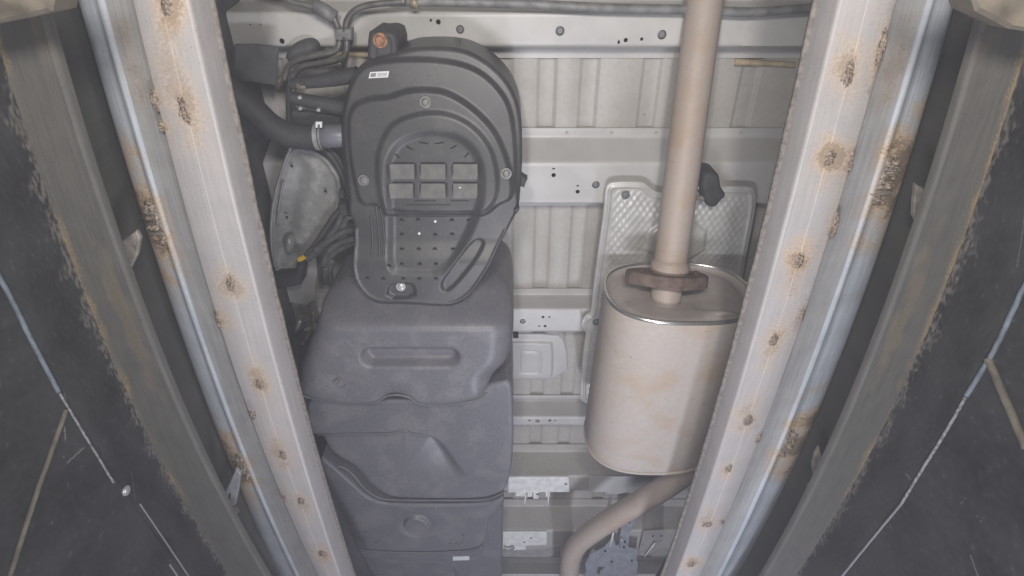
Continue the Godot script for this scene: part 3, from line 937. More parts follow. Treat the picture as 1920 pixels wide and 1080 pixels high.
func fuel_tank(v: Node3D) -> void:
	var t := group_of("fuel_tank", v)
	tag(t, "large dark plastic fuel tank with stepped lobes and an oval recess")
	# first lobe, nearest the canister
	var o1 := rounded(flat([-331.9, -553.7, -276.8, -541.5, -169.9, -536.6, -63.8, -539, -23.3, -548, -4.2, -563.4, 3.1, -587.1, 3, -615, 0, -655, -12.1, -690.7, -36.6, -713.9, -49.1, -745.5, -69.1, -762.1, -118.2, -771.9, -176.5, -774.7, -196.7, -757.9, -220.3, -748.2, -242.3, -752.4, -267.3, -770.5, -318.3, -771.9, -362.4, -763.5, -393.4, -757.9, -411.4, -745.5, -412, -723.7, -405, -694.6, -398.7, -682.3, -378.1, -642.4, -365.8, -620, -350.3, -586.1, -353.3, -575.5]), 2)
	var pocket := flat([-256.4, -657.4, -117.4, -657.4])
	var depth1 := func(p: Vector2, sd: float) -> float:
		var z := -p.y
		var y := 0.802 - 0.01 * smoothstep(0.58, 0.8, z)
		y += 0.055 * smoothstep(0.6, 0.552, z) + 0.13 * smoothstep(0.556, 0.5, z)
		var r := lerpf(0.045, 0.01, smoothstep(0.7, 0.78, z))
		y += rim(sd, r) * 0.9
		var d := along(pocket, p).x
		y += 0.022 * smoothstep(0.0245, 0.011, d)
		return y
	add("tank_lobe", skin(o1, depth1, 0.0032, 0.16), M.tank, t)
	var brim := supple(track([-415.2, 805, -746, -395.3, 805, -759.9, -364.4, 805, -766.9, -320.1, 805, -775.3, -270.9, 805, -773.9, -243.9, 805, -757.1, -221.7, 805, -752.9, -197.8, 805, -761.2, -177.5, 805, -778.2, -118.9, 805, -776.7, -69.6, 805, -766.9, -49.4, 805, -748.7]), 4)
	add("moulded_lip", tube(brim, 0.0022, 8), M.tank, t)
	# neck behind it
	var o2 := rounded(flat([-426.4, -834.8, -355.1, -839.4, -288.8, -840.9, -243.1, -830.3, -177.7, -840.9, -122, -837.9, -77.3, -828.8, -32.5, -785.8, 2.1, -747.4, 2.2, -868.8, -72.1, -837.9, -111.8, -856.3, -179.7, -865.6, -291.8, -864.1, -357.6, -854.7, -399.3, -837.9]), 2)
	add("tank_neck", skin(o2, func(p: Vector2, sd: float) -> float: return 0.85 + rim(sd, 0.008), 0.004, 0.12), M.tank, t)
	# second lobe with the scooped recess
	var o3 := rounded(flat([-409.9, -779.1, -342.6, -790.7, -171.9, -797.9, -31.5, -748.1, -5.2, -741.1, 2.1, -762.1, 3.3, -865.8, 1.2, -980.3, -6, -1031.4, -12.1, -1071.7, -36.7, -1090.5, -67.6, -1103.8, -172.3, -1105.7, -276.7, -1103.8, -310.9, -1092.4, -335.8, -1060.6, -351.5, -1020.7, -366.6, -996, -383.1, -982.1, -407, -946.4, -426.9, -865.8]), 2)
	var ridge := rounded(flat([-448.3, -889.3, -414.7, -889.3, -358.4, -887.7, -291, -886.2, -251.6, -884.6, -236.4, -878.3, -223, -878.3, -207.2, -887.7, -166.4, -895.7, -145.3, -918.3, -127, -956.5, -106.2, -1004.7, -81.7, -1047.7]), 1, false)
	var scoop := flat([-448.3, -889.3, -414.7, -889.3, -358.4, -887.7, -291, -886.2, -251.6, -884.6, -236.4, -878.3, -223, -878.3, -207.2, -887.7, -166.4, -895.7, -145.3, -918.3, -127, -956.5, -106.2, -1004.7, -81.7, -1047.7, -100.1, -1146.7, -450.6, -1146.7, -466.8, -980.3])
	var depth3 := func(p: Vector2, sd: float) -> float:
		var y := 0.832 + rim(sd, 0.006 + 0.02 * smoothstep(-0.26, -0.32, p.x) * smoothstep(0.95, 1.02, -p.y))
		var s := edge(scoop, p).z
		if s < 0.0:
			var d := along(ridge, p)
			y += 0.042 * smoothstep(0.0, lerpf(0.006, 0.034, smoothstep(0.35, 0.85, d.y)), d.x) * exp(-d.x / 0.075) * smoothstep(1.0, 0.8, d.y)
		y += 0.004 * smoothstep(1.0, 1.06, -p.y) * 0.5
		return y
	add("tank_lobe", skin(o3, depth3, 0.003, 0.16), M.tank, t)
	add("moulded_lip", tube(supple(track([-412, 836, -895.8, -361, 836, -894.2, -293.1, 836, -892.6, -253.4, 836, -891, -238.1, 836, -884.6, -224.6, 836, -884.6, -208.7, 836, -894.2, -167.6, 836, -902.2, -144.2, 836, -926.6]), 4), 0.0018, 8), M.tank, t)
	add("moulded_lip", tube(supple(track([-384.1, 836, -992.6, -367.2, 836, -1004.9, -353.8, 836, -1026.2, -338, 836, -1066.4, -312.9, 836, -1098.4, -278.5, 836, -1109.9, -173.4, 836, -1111.8, -68.1, 836, -1109.9, -36.9, 836, -1096.5, -13.4, 836, -1079.5]), 4), 0.002, 8), M.tank, t)
	# third step with the round boss
	var o4 := rounded(flat([-440.3, -1003.8, -424.1, -1021.6, -404.9, -1052.6, -377.5, -1099.5, -349.3, -1150.4, -321, -1170.5, -285.7, -1178.6, -71.4, -1178.6, -18, -1146.4, -22, -1168.4, -34.1, -1203.3, -55.5, -1224.3, -62.2, -1284.8, -74.7, -1346, -111.5, -1364.6, -237.7, -1374, -376.5, -1367, -422, -1346, -432.8, -1284.8, -447.3, -1138.4]), 2)
	var boss := Vector2(-0.2409, -1.26)
	var depth4 := func(p: Vector2, sd: float) -> float:
		var y := 0.872 + rim(sd, 0.007)
		var d := Vector2((p.x - boss.x), (p.y - boss.y) * 0.92).length()
		y += 0.007 * smoothstep(0.052, 0.03, d)
		y -= 0.012 * smoothstep(0.034, 0.0275, d)
		y += 0.002 * smoothstep(0.0262, 0.0245, d)
		return y
	add("tank_step", skin(o4, depth4, 0.0026, 0.14), M.tank, t)
	add("moulded_lip", tube(supple(track([-423.1, 876, -1358.4, -380, 876, -1379.6, -239.9, 876, -1386.7, -112.5, 876, -1377.2, -76.8, 876, -1358.4]), 4), 0.0018, 8), M.tank, t)
	# last body below it, with its own recess
	var o5 := rounded(flat([-474.4, -1087.9, -346.5, -1187, -80.6, -1207.7, -19.9, -1176.7, -21.8, -1250.3, -25.4, -1339.6, -29, -1564.1, -33.2, -1828.2, -530.9, -1828.2, -479.5, -1339.6]), 2)
	var r5 := rounded(flat([-353, -1482.8, -180.9, -1482.8, -152.8, -1511.1, -161.2, -1735.1, -410.9, -1735.1, -378.1, -1516.3]), 2)
	var depth5 := func(p: Vector2, sd: float) -> float:
		return 0.906 + rim(sd, 0.01) + 0.014 * smoothstep(0.001, -0.006, edge(r5, p).z)
	add("tank_body", skin(o5, depth5, 0.004, 0.14), M.tank, t)
	var band := rounded(flat([-433.8, -1387.2, -371.7, -1401.6, -243.9, -1411.3, -107.2, -1401.6, -77.8, -1373, -79.1, -1418.6, -130.4, -1438.3, -246.7, -1443.2, -376.3, -1435.8, -424.3, -1418.6]), 2)
	add("tank_neck", skin(band, func(p: Vector2, sd: float) -> float: return 0.892 + rim(sd, 0.004), 0.003, 0.05), M.tank, t)
	add("white_sticker", plate(flat([-159.8, -1421, -115.1, -1418.6, -115.8, -1435.8, -160.8, -1438.3]), 0.8896, 0.0016, 0.0002), M.white, t)
	# turned plug at the corner of the first lobe
	var plug := add("drain_plug", turned([[0.0, -0.003], [0.004, -0.003], [0.0055, -0.0005], [0.008, -0.0005], [0.009, -0.004], [0.012, -0.004], [0.0135, 0.002]], 22), M.tank, t)
	plug.position = Vector3(-0.3225, 0.796, -0.7147)
	bolt("screw", Vector3(-0.3468, 0.87, -1.3283), 0.006, M.tank, t)
	# moulded frame and recycling mark
	for q in [track([-420.9, 871.5, -1206.1, -375.2, 871.5, -1208.2]), track([-375.2, 871.5, -1208.2, -372.4, 871.5, -1292.2]), track([-427.1, 871.5, -1294.5, -372.4, 871.5, -1292.2])]:
		add("moulded_line", tube(q, 0.0011, 6), M.tank, t)
	for q in [track([-162.7, 871, -1332.1, -150.3, 871, -1307.2, -140.7, 871, -1332.1]), track([-157.4, 871, -1334.4, -143.5, 871, -1334.4]), track([-136.9, 871, -1311.7, -130.9, 871, -1329.9])]:
		add("recycling_mark", tube(q, 0.0012, 6), M.tank, t)
	for k in 4:
		var q := turned([[0.0013, 0.001], [0.0018, -0.0006], [0.0026, -0.0006], [0.0031, 0.001]], 12)
		var o := add("moulded_mark", q, M.tank, t)
		o.position = (Vector3(-0.1253, 0.871, -1.2982)).lerp(Vector3(-0.1276, 0.871, -1.3483), k / 3.0)
		o.scale = Vector3(1.0, 1.0, 0.7 + 0.25 * (k % 2))


func canister(v: Node3D) -> void:
	var t := group_of("canister_cover", v)
	tag(t, "black moulded cover with louvres, round bolts and rows of small holes")
	var c0 := rounded(flat([-248.2, -180.9, -228.5, -168.7, -181.2, -157.3, -155.6, -150.5, -88.3, -150.5, -50.7, -163.4, -18.7, -186.3, 3.4, -213.6, 15.7, -249.4, 17.8, -311.1, 15.4, -358.1, 11.9, -397.7, -2.8, -424.7, -20.5, -456.8, -37.7, -489.5, -59.1, -523, -76.8, -543.5, -98.3, -556.2, -120.6, -560.2, -187.8, -554.3, -236.1, -555.2, -259.2, -543.5, -276.2, -518.2, -279.3, -489.5, -274.6, -447.5, -273.1, -420.2, -282.5, -402.2, -283.4, -353.8, -283.8, -302.7, -282.6, -263.1, -274.3, -231, -264.2, -205.7]), 2)
	var c1 := rounded(flat([-252.3, -187.5, -225.6, -170.1, -179.4, -165.6, -141.8, -164.8, -91.9, -168.6, -54.5, -179.9, -25.4, -201.3, -3.4, -230, 5.2, -265.9, 8.8, -315, 9, -376.3, 36.4, -418.7, 37.1, -473.3, -57.7, -588.8, -308, -588.8, -291.5, -418.7, -278.5, -396.5, -279.4, -348.8, -279.8, -298.5, -278.6, -259.4, -270.4, -227.7]), 2)
	var c2 := rounded(flat([-265.9, -233.8, -225.3, -219.2, -198.6, -219.2, -168.7, -208.5, -137.1, -207, -103.9, -210, -62.9, -233, -25.5, -268.3, -6, -312.7, 3.5, -350, 1.8, -380.6, -21.3, -388.3, -37.4, -403.1, -53.5, -410.1, -187.4, -410.9, -215.8, -409.2, -228.5, -389.2, -258.8, -390.9, -265.7, -350, -270.6, -300.4]), 2)
	var c3 := rounded(flat([-187.7, -250.9, -141.2, -238.5, -101.4, -240.1, -63.5, -257.1, -33.8, -288.6, -21.4, -329.1, -20.9, -370.7, -37.8, -395.4, -61.6, -404, -213.1, -403.2, -223.7, -380.9, -227, -345.6, -223.7, -304.7, -208.4, -271.2]), 2)
	var c4 := rounded(flat([-213.1, -333.2, -207.5, -304.7, -187.2, -280.7, -155.3, -268.1, -124.1, -265.7, -90.7, -270.4, -62.5, -287.1, -46.9, -312.8, -43.1, -341.5, -45.5, -386, -71.5, -448.8, -111.3, -507.9, -182.5, -508.8, -222.2, -503.3, -214.9, -404.9]), 2)
	var pocket := rounded(flat([-70.7, -448.3, -49.9, -446.5, -46.5, -461, -102.4, -528.9, -119.5, -536.5, -126.5, -526, -122.3, -511.8]), 2)
	var notch := rounded(flat([-222.9, -546.1, -218.5, -524.1, -208.9, -519.4, -178.3, -519.4, -171.2, -526, -170.5, -546.1]), 1)
	var vents: Array = [Vector2(-0.1829, -0.3338), Vector2(-0.1311, -0.3338), Vector2(-0.0776, -0.3338), Vector2(-0.1866, -0.3647), Vector2(-0.1325, -0.3647), Vector2(-0.0785, -0.3647)]
	var depth := func(p: Vector2, sd: float) -> float:
		var y := 0.988 + 0.256 * p.y + rim(sd, 0.007)
		y -= 0.007 * smoothstep(0.001, -0.006, edge(c1, p).z)
		y -= 0.008 * smoothstep(0.002, -0.007, edge(c2, p).z)
		y -= 0.005 * smoothstep(0.002, -0.008, edge(c3, p).z)
		if p.y < -0.43:
			y -= 0.012 * smoothstep(-0.445, -0.49, p.y)
			y -= 0.003 * smoothstep(0.004, 0.0015, absf(sd + 0.003))
			y += 0.006 * smoothstep(0.001, -0.004, edge(pocket, p).z)
			y += 0.007 * smoothstep(0.001, -0.003, edge(notch, p).z)
		y += 0.007 * smoothstep(0.002, -0.016, edge(c4, p).z)
		for w in vents:
			var d: Vector2 = p - w
			if absf(d.x) < 0.0215 and absf(d.y) < 0.0125:
				y += 0.0055 * clampf((d.y + 0.0125) / 0.022, 0.0, 1.0)
		return y
	add("cover_shell", skin(c0, depth, 0.0022, 0.1), M.plastic, t)
	var low := func(p: Vector2) -> float: return depth.call(p, minf(edge(c0, p).z, 0.0))
	# louvre blades in a paler plastic than the shell
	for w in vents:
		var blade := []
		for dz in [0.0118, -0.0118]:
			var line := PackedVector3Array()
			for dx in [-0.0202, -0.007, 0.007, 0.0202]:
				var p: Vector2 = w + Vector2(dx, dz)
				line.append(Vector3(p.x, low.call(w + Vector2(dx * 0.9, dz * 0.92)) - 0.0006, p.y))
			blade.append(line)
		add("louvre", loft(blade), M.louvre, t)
	# dark lines above the louvres, slits along the arch
	for w in vents:
		var o := add("louvre_line", box(Vector3(0.041, 0.003, 0.0024), 0.0), M.hole, t)
		o.position = Vector3(w.x, low.call(w + Vector2(0, 0.0137)) + 0.0011, w.y + 0.0137)
	for q in [[Vector2(-0.1865, -0.3108), 44.0], [Vector2(-0.1652, -0.2979), 27.0], [Vector2(-0.1443, -0.2891), 9.0], [Vector2(-0.1189, -0.2891), -8.0], [Vector2(-0.0979, -0.2963), -27.0], [Vector2(-0.077, -0.31), -46.0]]:
		var o := add("arch_slit", box(Vector3(0.016, 0.003, 0.0022), 0.0), M.hole, t)
		o.position = Vector3(q[0].x, low.call(q[0]) + 0.0011, q[0].y)
		o.rotation_degrees.y = q[1]
	for q in [Vector2(-0.1909, -0.4189), Vector2(-0.1622, -0.418), Vector2(-0.104, -0.4189), Vector2(-0.0744, -0.4189), Vector2(-0.1916, -0.4429), Vector2(-0.1338, -0.4438), Vector2(-0.1039, -0.4429), Vector2(-0.1922, -0.4664), Vector2(-0.163, -0.4664), Vector2(-0.1348, -0.4664), Vector2(-0.1029, -0.4664), Vector2(-0.2148, -0.4893), Vector2(-0.1927, -0.4893), Vector2(-0.1615, -0.4893), Vector2(-0.1331, -0.4893), Vector2(-0.2532, -0.5108), Vector2(-0.2256, -0.5117), Vector2(-0.1905, -0.5117), Vector2(-0.1627, -0.5117), Vector2(-0.1331, -0.5117)]:
		var o := add("vent_hole", turned([[0.0, 0.0], [0.0026, 0.0], [0.0036, -0.0006], [0.0042, 0.001]], 10), M.hole, t)
		o.position = Vector3(q.x, low.call(q) - 0.0001, q.y)
	for q in [Vector2(-0.1381, -0.2269), Vector2(-0.247, -0.3466), Vector2(-0.0096, -0.3358), Vector2(-0.1968, -0.528)]:
		bolt("bolt", Vector3(q.x, low.call(q) - 0.0008, q.y), 0.0094 if q.y > -0.45 else 0.0085, M.bolt_grey if q.y > -0.45 else M.zinc, t, Vector3(0, -1, 0.25), 16)
	for q in [Vector2(-0.1617, -0.4411), Vector2(-0.0879, -0.3609), Vector2(-0.1328, -0.4206)]:
		var o := add("glint_stud", turned([[0.0, -0.0012], [0.0018, -0.001], [0.0026, 0.0003]], 10), M.glare_white if q.x < -0.1 else M.zinc, t)  # small studs; the white ones stand in for glints
		o.position = Vector3(q.x, low.call(q), q.y)
	# moulded text panel, worn smooth
	for q in [[Vector2(-0.1467, -0.3808), 0.036], [Vector2(-0.0878, -0.3808), 0.03], [Vector2(-0.1409, -0.3876), 0.075], [Vector2(-0.1326, -0.3997), 0.12], [Vector2(-0.133, -0.4075), 0.12]]:
		var o := add("moulded_line", box(Vector3(q[1], 0.0024, 0.0022), 0.0006), M.plastic, t)
		o.position = Vector3(q[0].x, low.call(q[0]) - 0.0002, q[0].y)
	for q in [track([-231.5, 858.8, -391.2, -230.1, 848.9, -429.9, -230.7, 837.8, -473.3]), track([-224.2, 856.2, -393.9, -221.5, 847.2, -429, -222.9, 836.1, -472.4]), track([-242, 855.5, -408.2, -241.9, 847.5, -439.3, -243.5, 839.4, -471.1])]:
		var p := supple(q, 5)
		for i in p.size():
			p[i].y = low.call(Vector2(p[i].x, p[i].z)) + 0.0005
		add("moulded_rib", tube(p, 0.0026, 8), M.plastic, t)
	# printed label
	var im := Image.create(128, 40, false, Image.FORMAT_RGB8)
	im.fill(Color(0.86, 0.86, 0.86))
	for x in range(8, 44):
		for y in range(8, 32):
			if rng.randf() < 0.55:
				im.set_pixel(x, y, Color(0.1, 0.1, 0.1))
	for y in [11, 19, 27]:
		for x in range(52, 118):
			if (x / 3) % 3 != 2 and rng.randf() < 0.85:
				im.fill_rect(Rect2i(x, y, 1, 4), Color(0.2, 0.2, 0.2))
	var corner := flat([-224.7, -184.8, -194.4, -183.3, -196.7, -192.4, -228, -194])
	var quad := []
	for i in [0, 3]:
		var j := 1 if i == 0 else 2
		var a := corner[i]
		var b := corner[j]
		quad.append(PackedVector3Array([Vector3(b.x, low.call(b) - 0.0014, b.y), Vector3(a.x, low.call(a) - 0.0014, a.y)]))
	var lab := loft(quad)
	var mt := painted("printed label", im, 0.5)
	mt.uv1_scale = Vector3(1, -1, 1)
	var st := SurfaceTool.new()
	st.begin(Mesh.PRIMITIVE_TRIANGLES)
	var q4 := [[quad[0][1], Vector2(0, 0)], [quad[0][0], Vector2(1, 0)], [quad[1][0], Vector2(1, 1)], [quad[1][1], Vector2(0, 1)]]
	for k in [0, 1, 2, 0, 2, 3]:
		st.set_uv(q4[k][1])
		st.add_vertex(q4[k][0])
	st.generate_normals()
	mt.uv1_scale = Vector3.ONE
	add("printed_label", st.commit(), mt, t)
	# mounting foot at the near end
	var foot := rounded(flat([-225.3, -130.5, -218.1, -126.7, -209.3, -129, -194, -126.7, -179.9, -133.6, -182.8, -176, -205.4, -179.3, -232.4, -176]), 1)
	add("mounting_foot", skin(foot, func(p: Vector2, sd: float) -> float: return 0.951 + rim(sd, 0.006) + 0.0025 * smoothstep(0.003, 0.0, absf(sd + 0.012)), 0.0028, 0.09), M.rubber, t)
	bolt("foot_bolt", Vector3(-0.2064, 0.949, -0.1411), 0.0115, M.rust_bolt, t)
	var clip := add("edge_clip", plate(flat([14.5, -344.4, 20.9, -350.1, 26.5, -353, 22.9, -360.7, 21.2, -368.5, 14.7, -366.5]), 0.905, 0.02, 0.002), M.rubber, t)
	var clip2 := add("edge_clip", plate(flat([2.7, -395.9, 11.8, -388.1, 12.7, -394.9, 8.2, -402.9]), 0.872, 0.012, 0.002), M.rubber, t)


func ellipse(cx: float, cy: float, a: float, b: float, z: float, k: float, n := 72) -> PackedVector3Array:
	var r := PackedVector3Array()
	for i in n:
		var t := TAU * i / n
		var c := cos(t)
		var s := sin(t)
		r.append(Vector3(cx + a * k * signf(c) * absf(c) ** 0.76, cy + b * k * signf(s) * absf(s) ** 0.78, z))
	return r


func exhaust(v: Node3D) -> void:
	# embossed heat shield above the muffler
	var hs := group_of("heat_shield", v)
	tag(hs, "embossed silver heat shield with rolled edge")
	var ho := rounded(flat([181.8, -423.7, 185.1, -413.7, 196.9, -407.1, 248.7, -407.1, 262.8, -411.5, 276, -424.8, 290.4, -430.4, 356.4, -430.4, 385.3, -417.1, 466.5, -417.1, 477.7, -424.8, 487.2, -456.5, 490.4, -521.6, 494.1, -597.5, 512.1, -766.5, 520.6, -928.3, 251.5, -972.2, 195.3, -999.3, 182.9, -993.9, 168.5, -977.6, 167, -894.2, 167.9, -797.2, 171.3, -775.7, 159.3, -760.5, 155.7, -742.5, 165.3, -724.8, 176.9, -719, 176.9, -658, 179.2, -571.6, 181.8, -509.5, 183.6, -468]), 2)
	var box_ := rounded(flat([282.3, -488, 393.3, -488, 401.9, -576.8, 278.4, -576.8]), 1)
	var depth := func(p: Vector2, sd: float) -> float:
		var y := 1.03 + rim(sd, 0.002)
		y -= 0.0035 * smoothstep(0.0045, 0.0, absf(sd + 0.0095))
		var k := smoothstep(-0.016, -0.022, sd)
		var a := (p.x * 0.86 + p.y * 0.55) * TAU / 0.0115
		var b := (p.x * 0.86 - p.y * 0.55) * TAU / 0.0125
		y -= k * 0.0004 * (sin(a) + sin(b) * 0.7) * (1.0 - 0.6 * smoothstep(0.0, -0.004, edge(box_, p).z))
		y -= 0.007 * smoothstep(0.003, -0.006, edge(box_, p).z)
		y -= 0.006 * smoothstep(-0.02, -0.06, sd) * 0.6
		return y
	add("shield_sheet", skin(ho, depth, 0.0021, 0.003), M.shield, hs)
	bolt("shield_bolt", Vector3(0.2229, 1.026, -0.4332), 0.0085, M.grey_plug, hs, Vector3.DOWN, 16)
	bolt("shield_bolt", Vector3(0.1902, 1.027, -0.7404), 0.0085, M.grey_plug, hs, Vector3.DOWN, 16)

	# oval muffler
	var m := group_of("muffler", v)
	tag(m, "oval dusty steel muffler with pale rolled rim")
	var cx := 0.312
	var cy := 0.885
	var a := 0.1375
	var b := 0.105
	var rows := []
	for q in [[-0.565, 0.985], [-0.568, 1.0], [-0.575, 1.003], [-0.62, 1.0], [-0.7, 1.0], [-0.8, 1.0], [-0.9, 1.0], [-0.938, 1.0], [-0.946, 0.994], [-0.952, 0.975]]:
		rows.append(ellipse(cx + (q[0] + 0.565) * 0.03, cy, a, b, q[0], q[1]))
	add("shell", loft(rows, [], true), M.muffler, m)
	for q in [[-0.5655, 0.0042, 0.992, "near"], [-0.9525, 0.0036, 0.984, "far"]]:
		var ring := ellipse(cx + (q[0] + 0.565) * 0.03, cy, a, b, q[0], q[2], 96)
		ring.append(ring[0])
		add("rolled_rim", tube(ring, q[1], 10, false), M.bright if q[3] == "near" else M.muffler, m)
	var cap := []
	for i in 30:
		var k := 1.0 - i / 29.0
		var e := ellipse(cx, cy, a, b, 0.0, k * 0.985, 72)
		for j in e.size():
			var p := Vector2(e[j].x - cx, e[j].y - cy)
			var z := -0.567 - 0.007 * smoothstep(0.985, 0.92, k)
			z += 0.003 * smoothstep(0.86, 0.82, k) * smoothstep(0.5, 0.82, k + 0.25)
			# pressed ridge and hollow on the right of the end plate
			var w := p.rotated(0.22) - Vector2(0.03, -0.062)
			z += 0.011 * smoothstep(0.02, 0.004, absf(w.y)) * smoothstep(-0.02, 0.05, w.x) * smoothstep(0.95, 0.86, k)
			e[j].z = z
		cap.append(e)
	add("end_plate", loft(cap, [], true), M.cap, m)
	var back := []
	for i in 8:
		back.append(ellipse(cx - 0.0116, cy, a, b, -0.952 - 0.006 * (1.0 - absf(1.0 - i / 7.0)), (1.0 - i / 7.0) * 0.98))
	add("end_plate", loft(back, [], true), M.cap, m)

	# pipe from the engine, flange and stub
	var x := group_of("exhaust_pipe", v)
	tag(x, "straight dusty tan exhaust pipe with brown bolted flange")
	var p0 := Vector3(0.3192, 1.037, -0.0923)
	var p1 := Vector3(0.2895, 0.889, -0.5157)
	var dir := (p1 - p0).normalized()
	var path := PackedVector3Array()
	for i in 24:
		path.append((p0 - dir * 0.25).lerp(p1 + dir * 0.012, i / 23.0))
	add("pipe", tube(path, 0.03, 28), M.exhaust, x)
	var ring := []
	for q in [[0.0305, -0.012], [0.034, -0.006], [0.0355, 0.0], [0.036, 0.006], [0.033, 0.012]]:
		ring.append(q)
	var collar := add("weld_collar", turned(ring, 28), M.exhaust, x)
	collar.transform = Transform3D(turn_to(dir), p1 + dir * 0.0)
	var shape := PackedVector2Array([Vector2(-0.012, -0.078), Vector2(0.014, -0.08), Vector2(0.024, -0.062), Vector2(0.04, -0.034), Vector2(0.05, -0.004), Vector2(0.05, 0.014), Vector2(0.036, 0.042), Vector2(0.016, 0.07), Vector2(-0.012, 0.072), Vector2(-0.03, 0.06), Vector2(-0.04, 0.03), Vector2(-0.044, 0.0), Vector2(-0.04, -0.034), Vector2(-0.028, -0.062)])
	shape = rounded(shape, 1)
	var f1 := add("flange", plate(shape, 0.0, 0.022, 0.002), M.flange, x)
	f1.transform = Transform3D(turn_to(dir), p1 + dir * 0.011)
	for s in [-1.0, 1.0]:
		var o := bolt("flange_bolt", p1 + dir * 0.011 + turn_to(dir) * Vector3(0, 0, s * 0.05), 0.009, M.flange, x, -dir)
	var stub := PackedVector3Array([p1 + dir * 0.03, p1 + dir * 0.05, p1 + dir * 0.075, p1 + dir * 0.1])
	add("stub", tube(stub, 0.028, 28), M.exhaust, x)
	var w2 := add("weld_collar", turned([[0.027, -0.01], [0.031, -0.004], [0.0325, 0.002], [0.034, 0.008]], 28), M.exhaust, x)
	w2.transform = Transform3D(turn_to(dir), p1 + dir * 0.072)

	# tail pipe bending away behind the muffler
	var tail := supple(track([416.5, 870, -1031.2, 378.8, 870, -1088.7, 343.9, 875, -1137.7, 265.5, 885, -1235.4, 202.4, 895, -1327.1, 174.3, 900, -1383.6, 161.7, 900, -1439.5, 160.8, 900, -1528.9, 166.7, 900, -1666.7]), 8)
	var tp := add("tail_pipe", tube(tail, 0.0275, 28), M.exhaust, v)
	tag(tp, "bent tan tail pipe leaving the muffler")

	# rubber hanger
	var h := group_of("exhaust_hanger", v)
	tag(h, "black rubber exhaust hanger on a steel pin")
	var ro := rounded(flat([353.1, -377.8, 358.9, -371.5, 378.8, -372.6, 386.8, -383, 391.8, -403, 403, -413.7, 404.8, -422.3, 395.9, -428.9, 393, -439.9, 382.4, -443.2, 371.4, -438.8, 364.1, -426.7, 353.7, -403]), 2)
	add("rubber_block", skin(ro, func(p: Vector2, sd: float) -> float: return 0.985 + rim(sd, 0.009), 0.0026, 0.045), M.rubber, h)
	add("hanger_pin", tube(track([330.2, 995, -422.3, 350.9, 995, -424.5, 374.7, 995, -426.7]), 0.0048, 10), M.tab, h)
	add("hanger_pin", tube(track([347.6, 1010, -411.1, 370.1, 1010, -411.1]), 0.0042, 10), M.zinc, h)


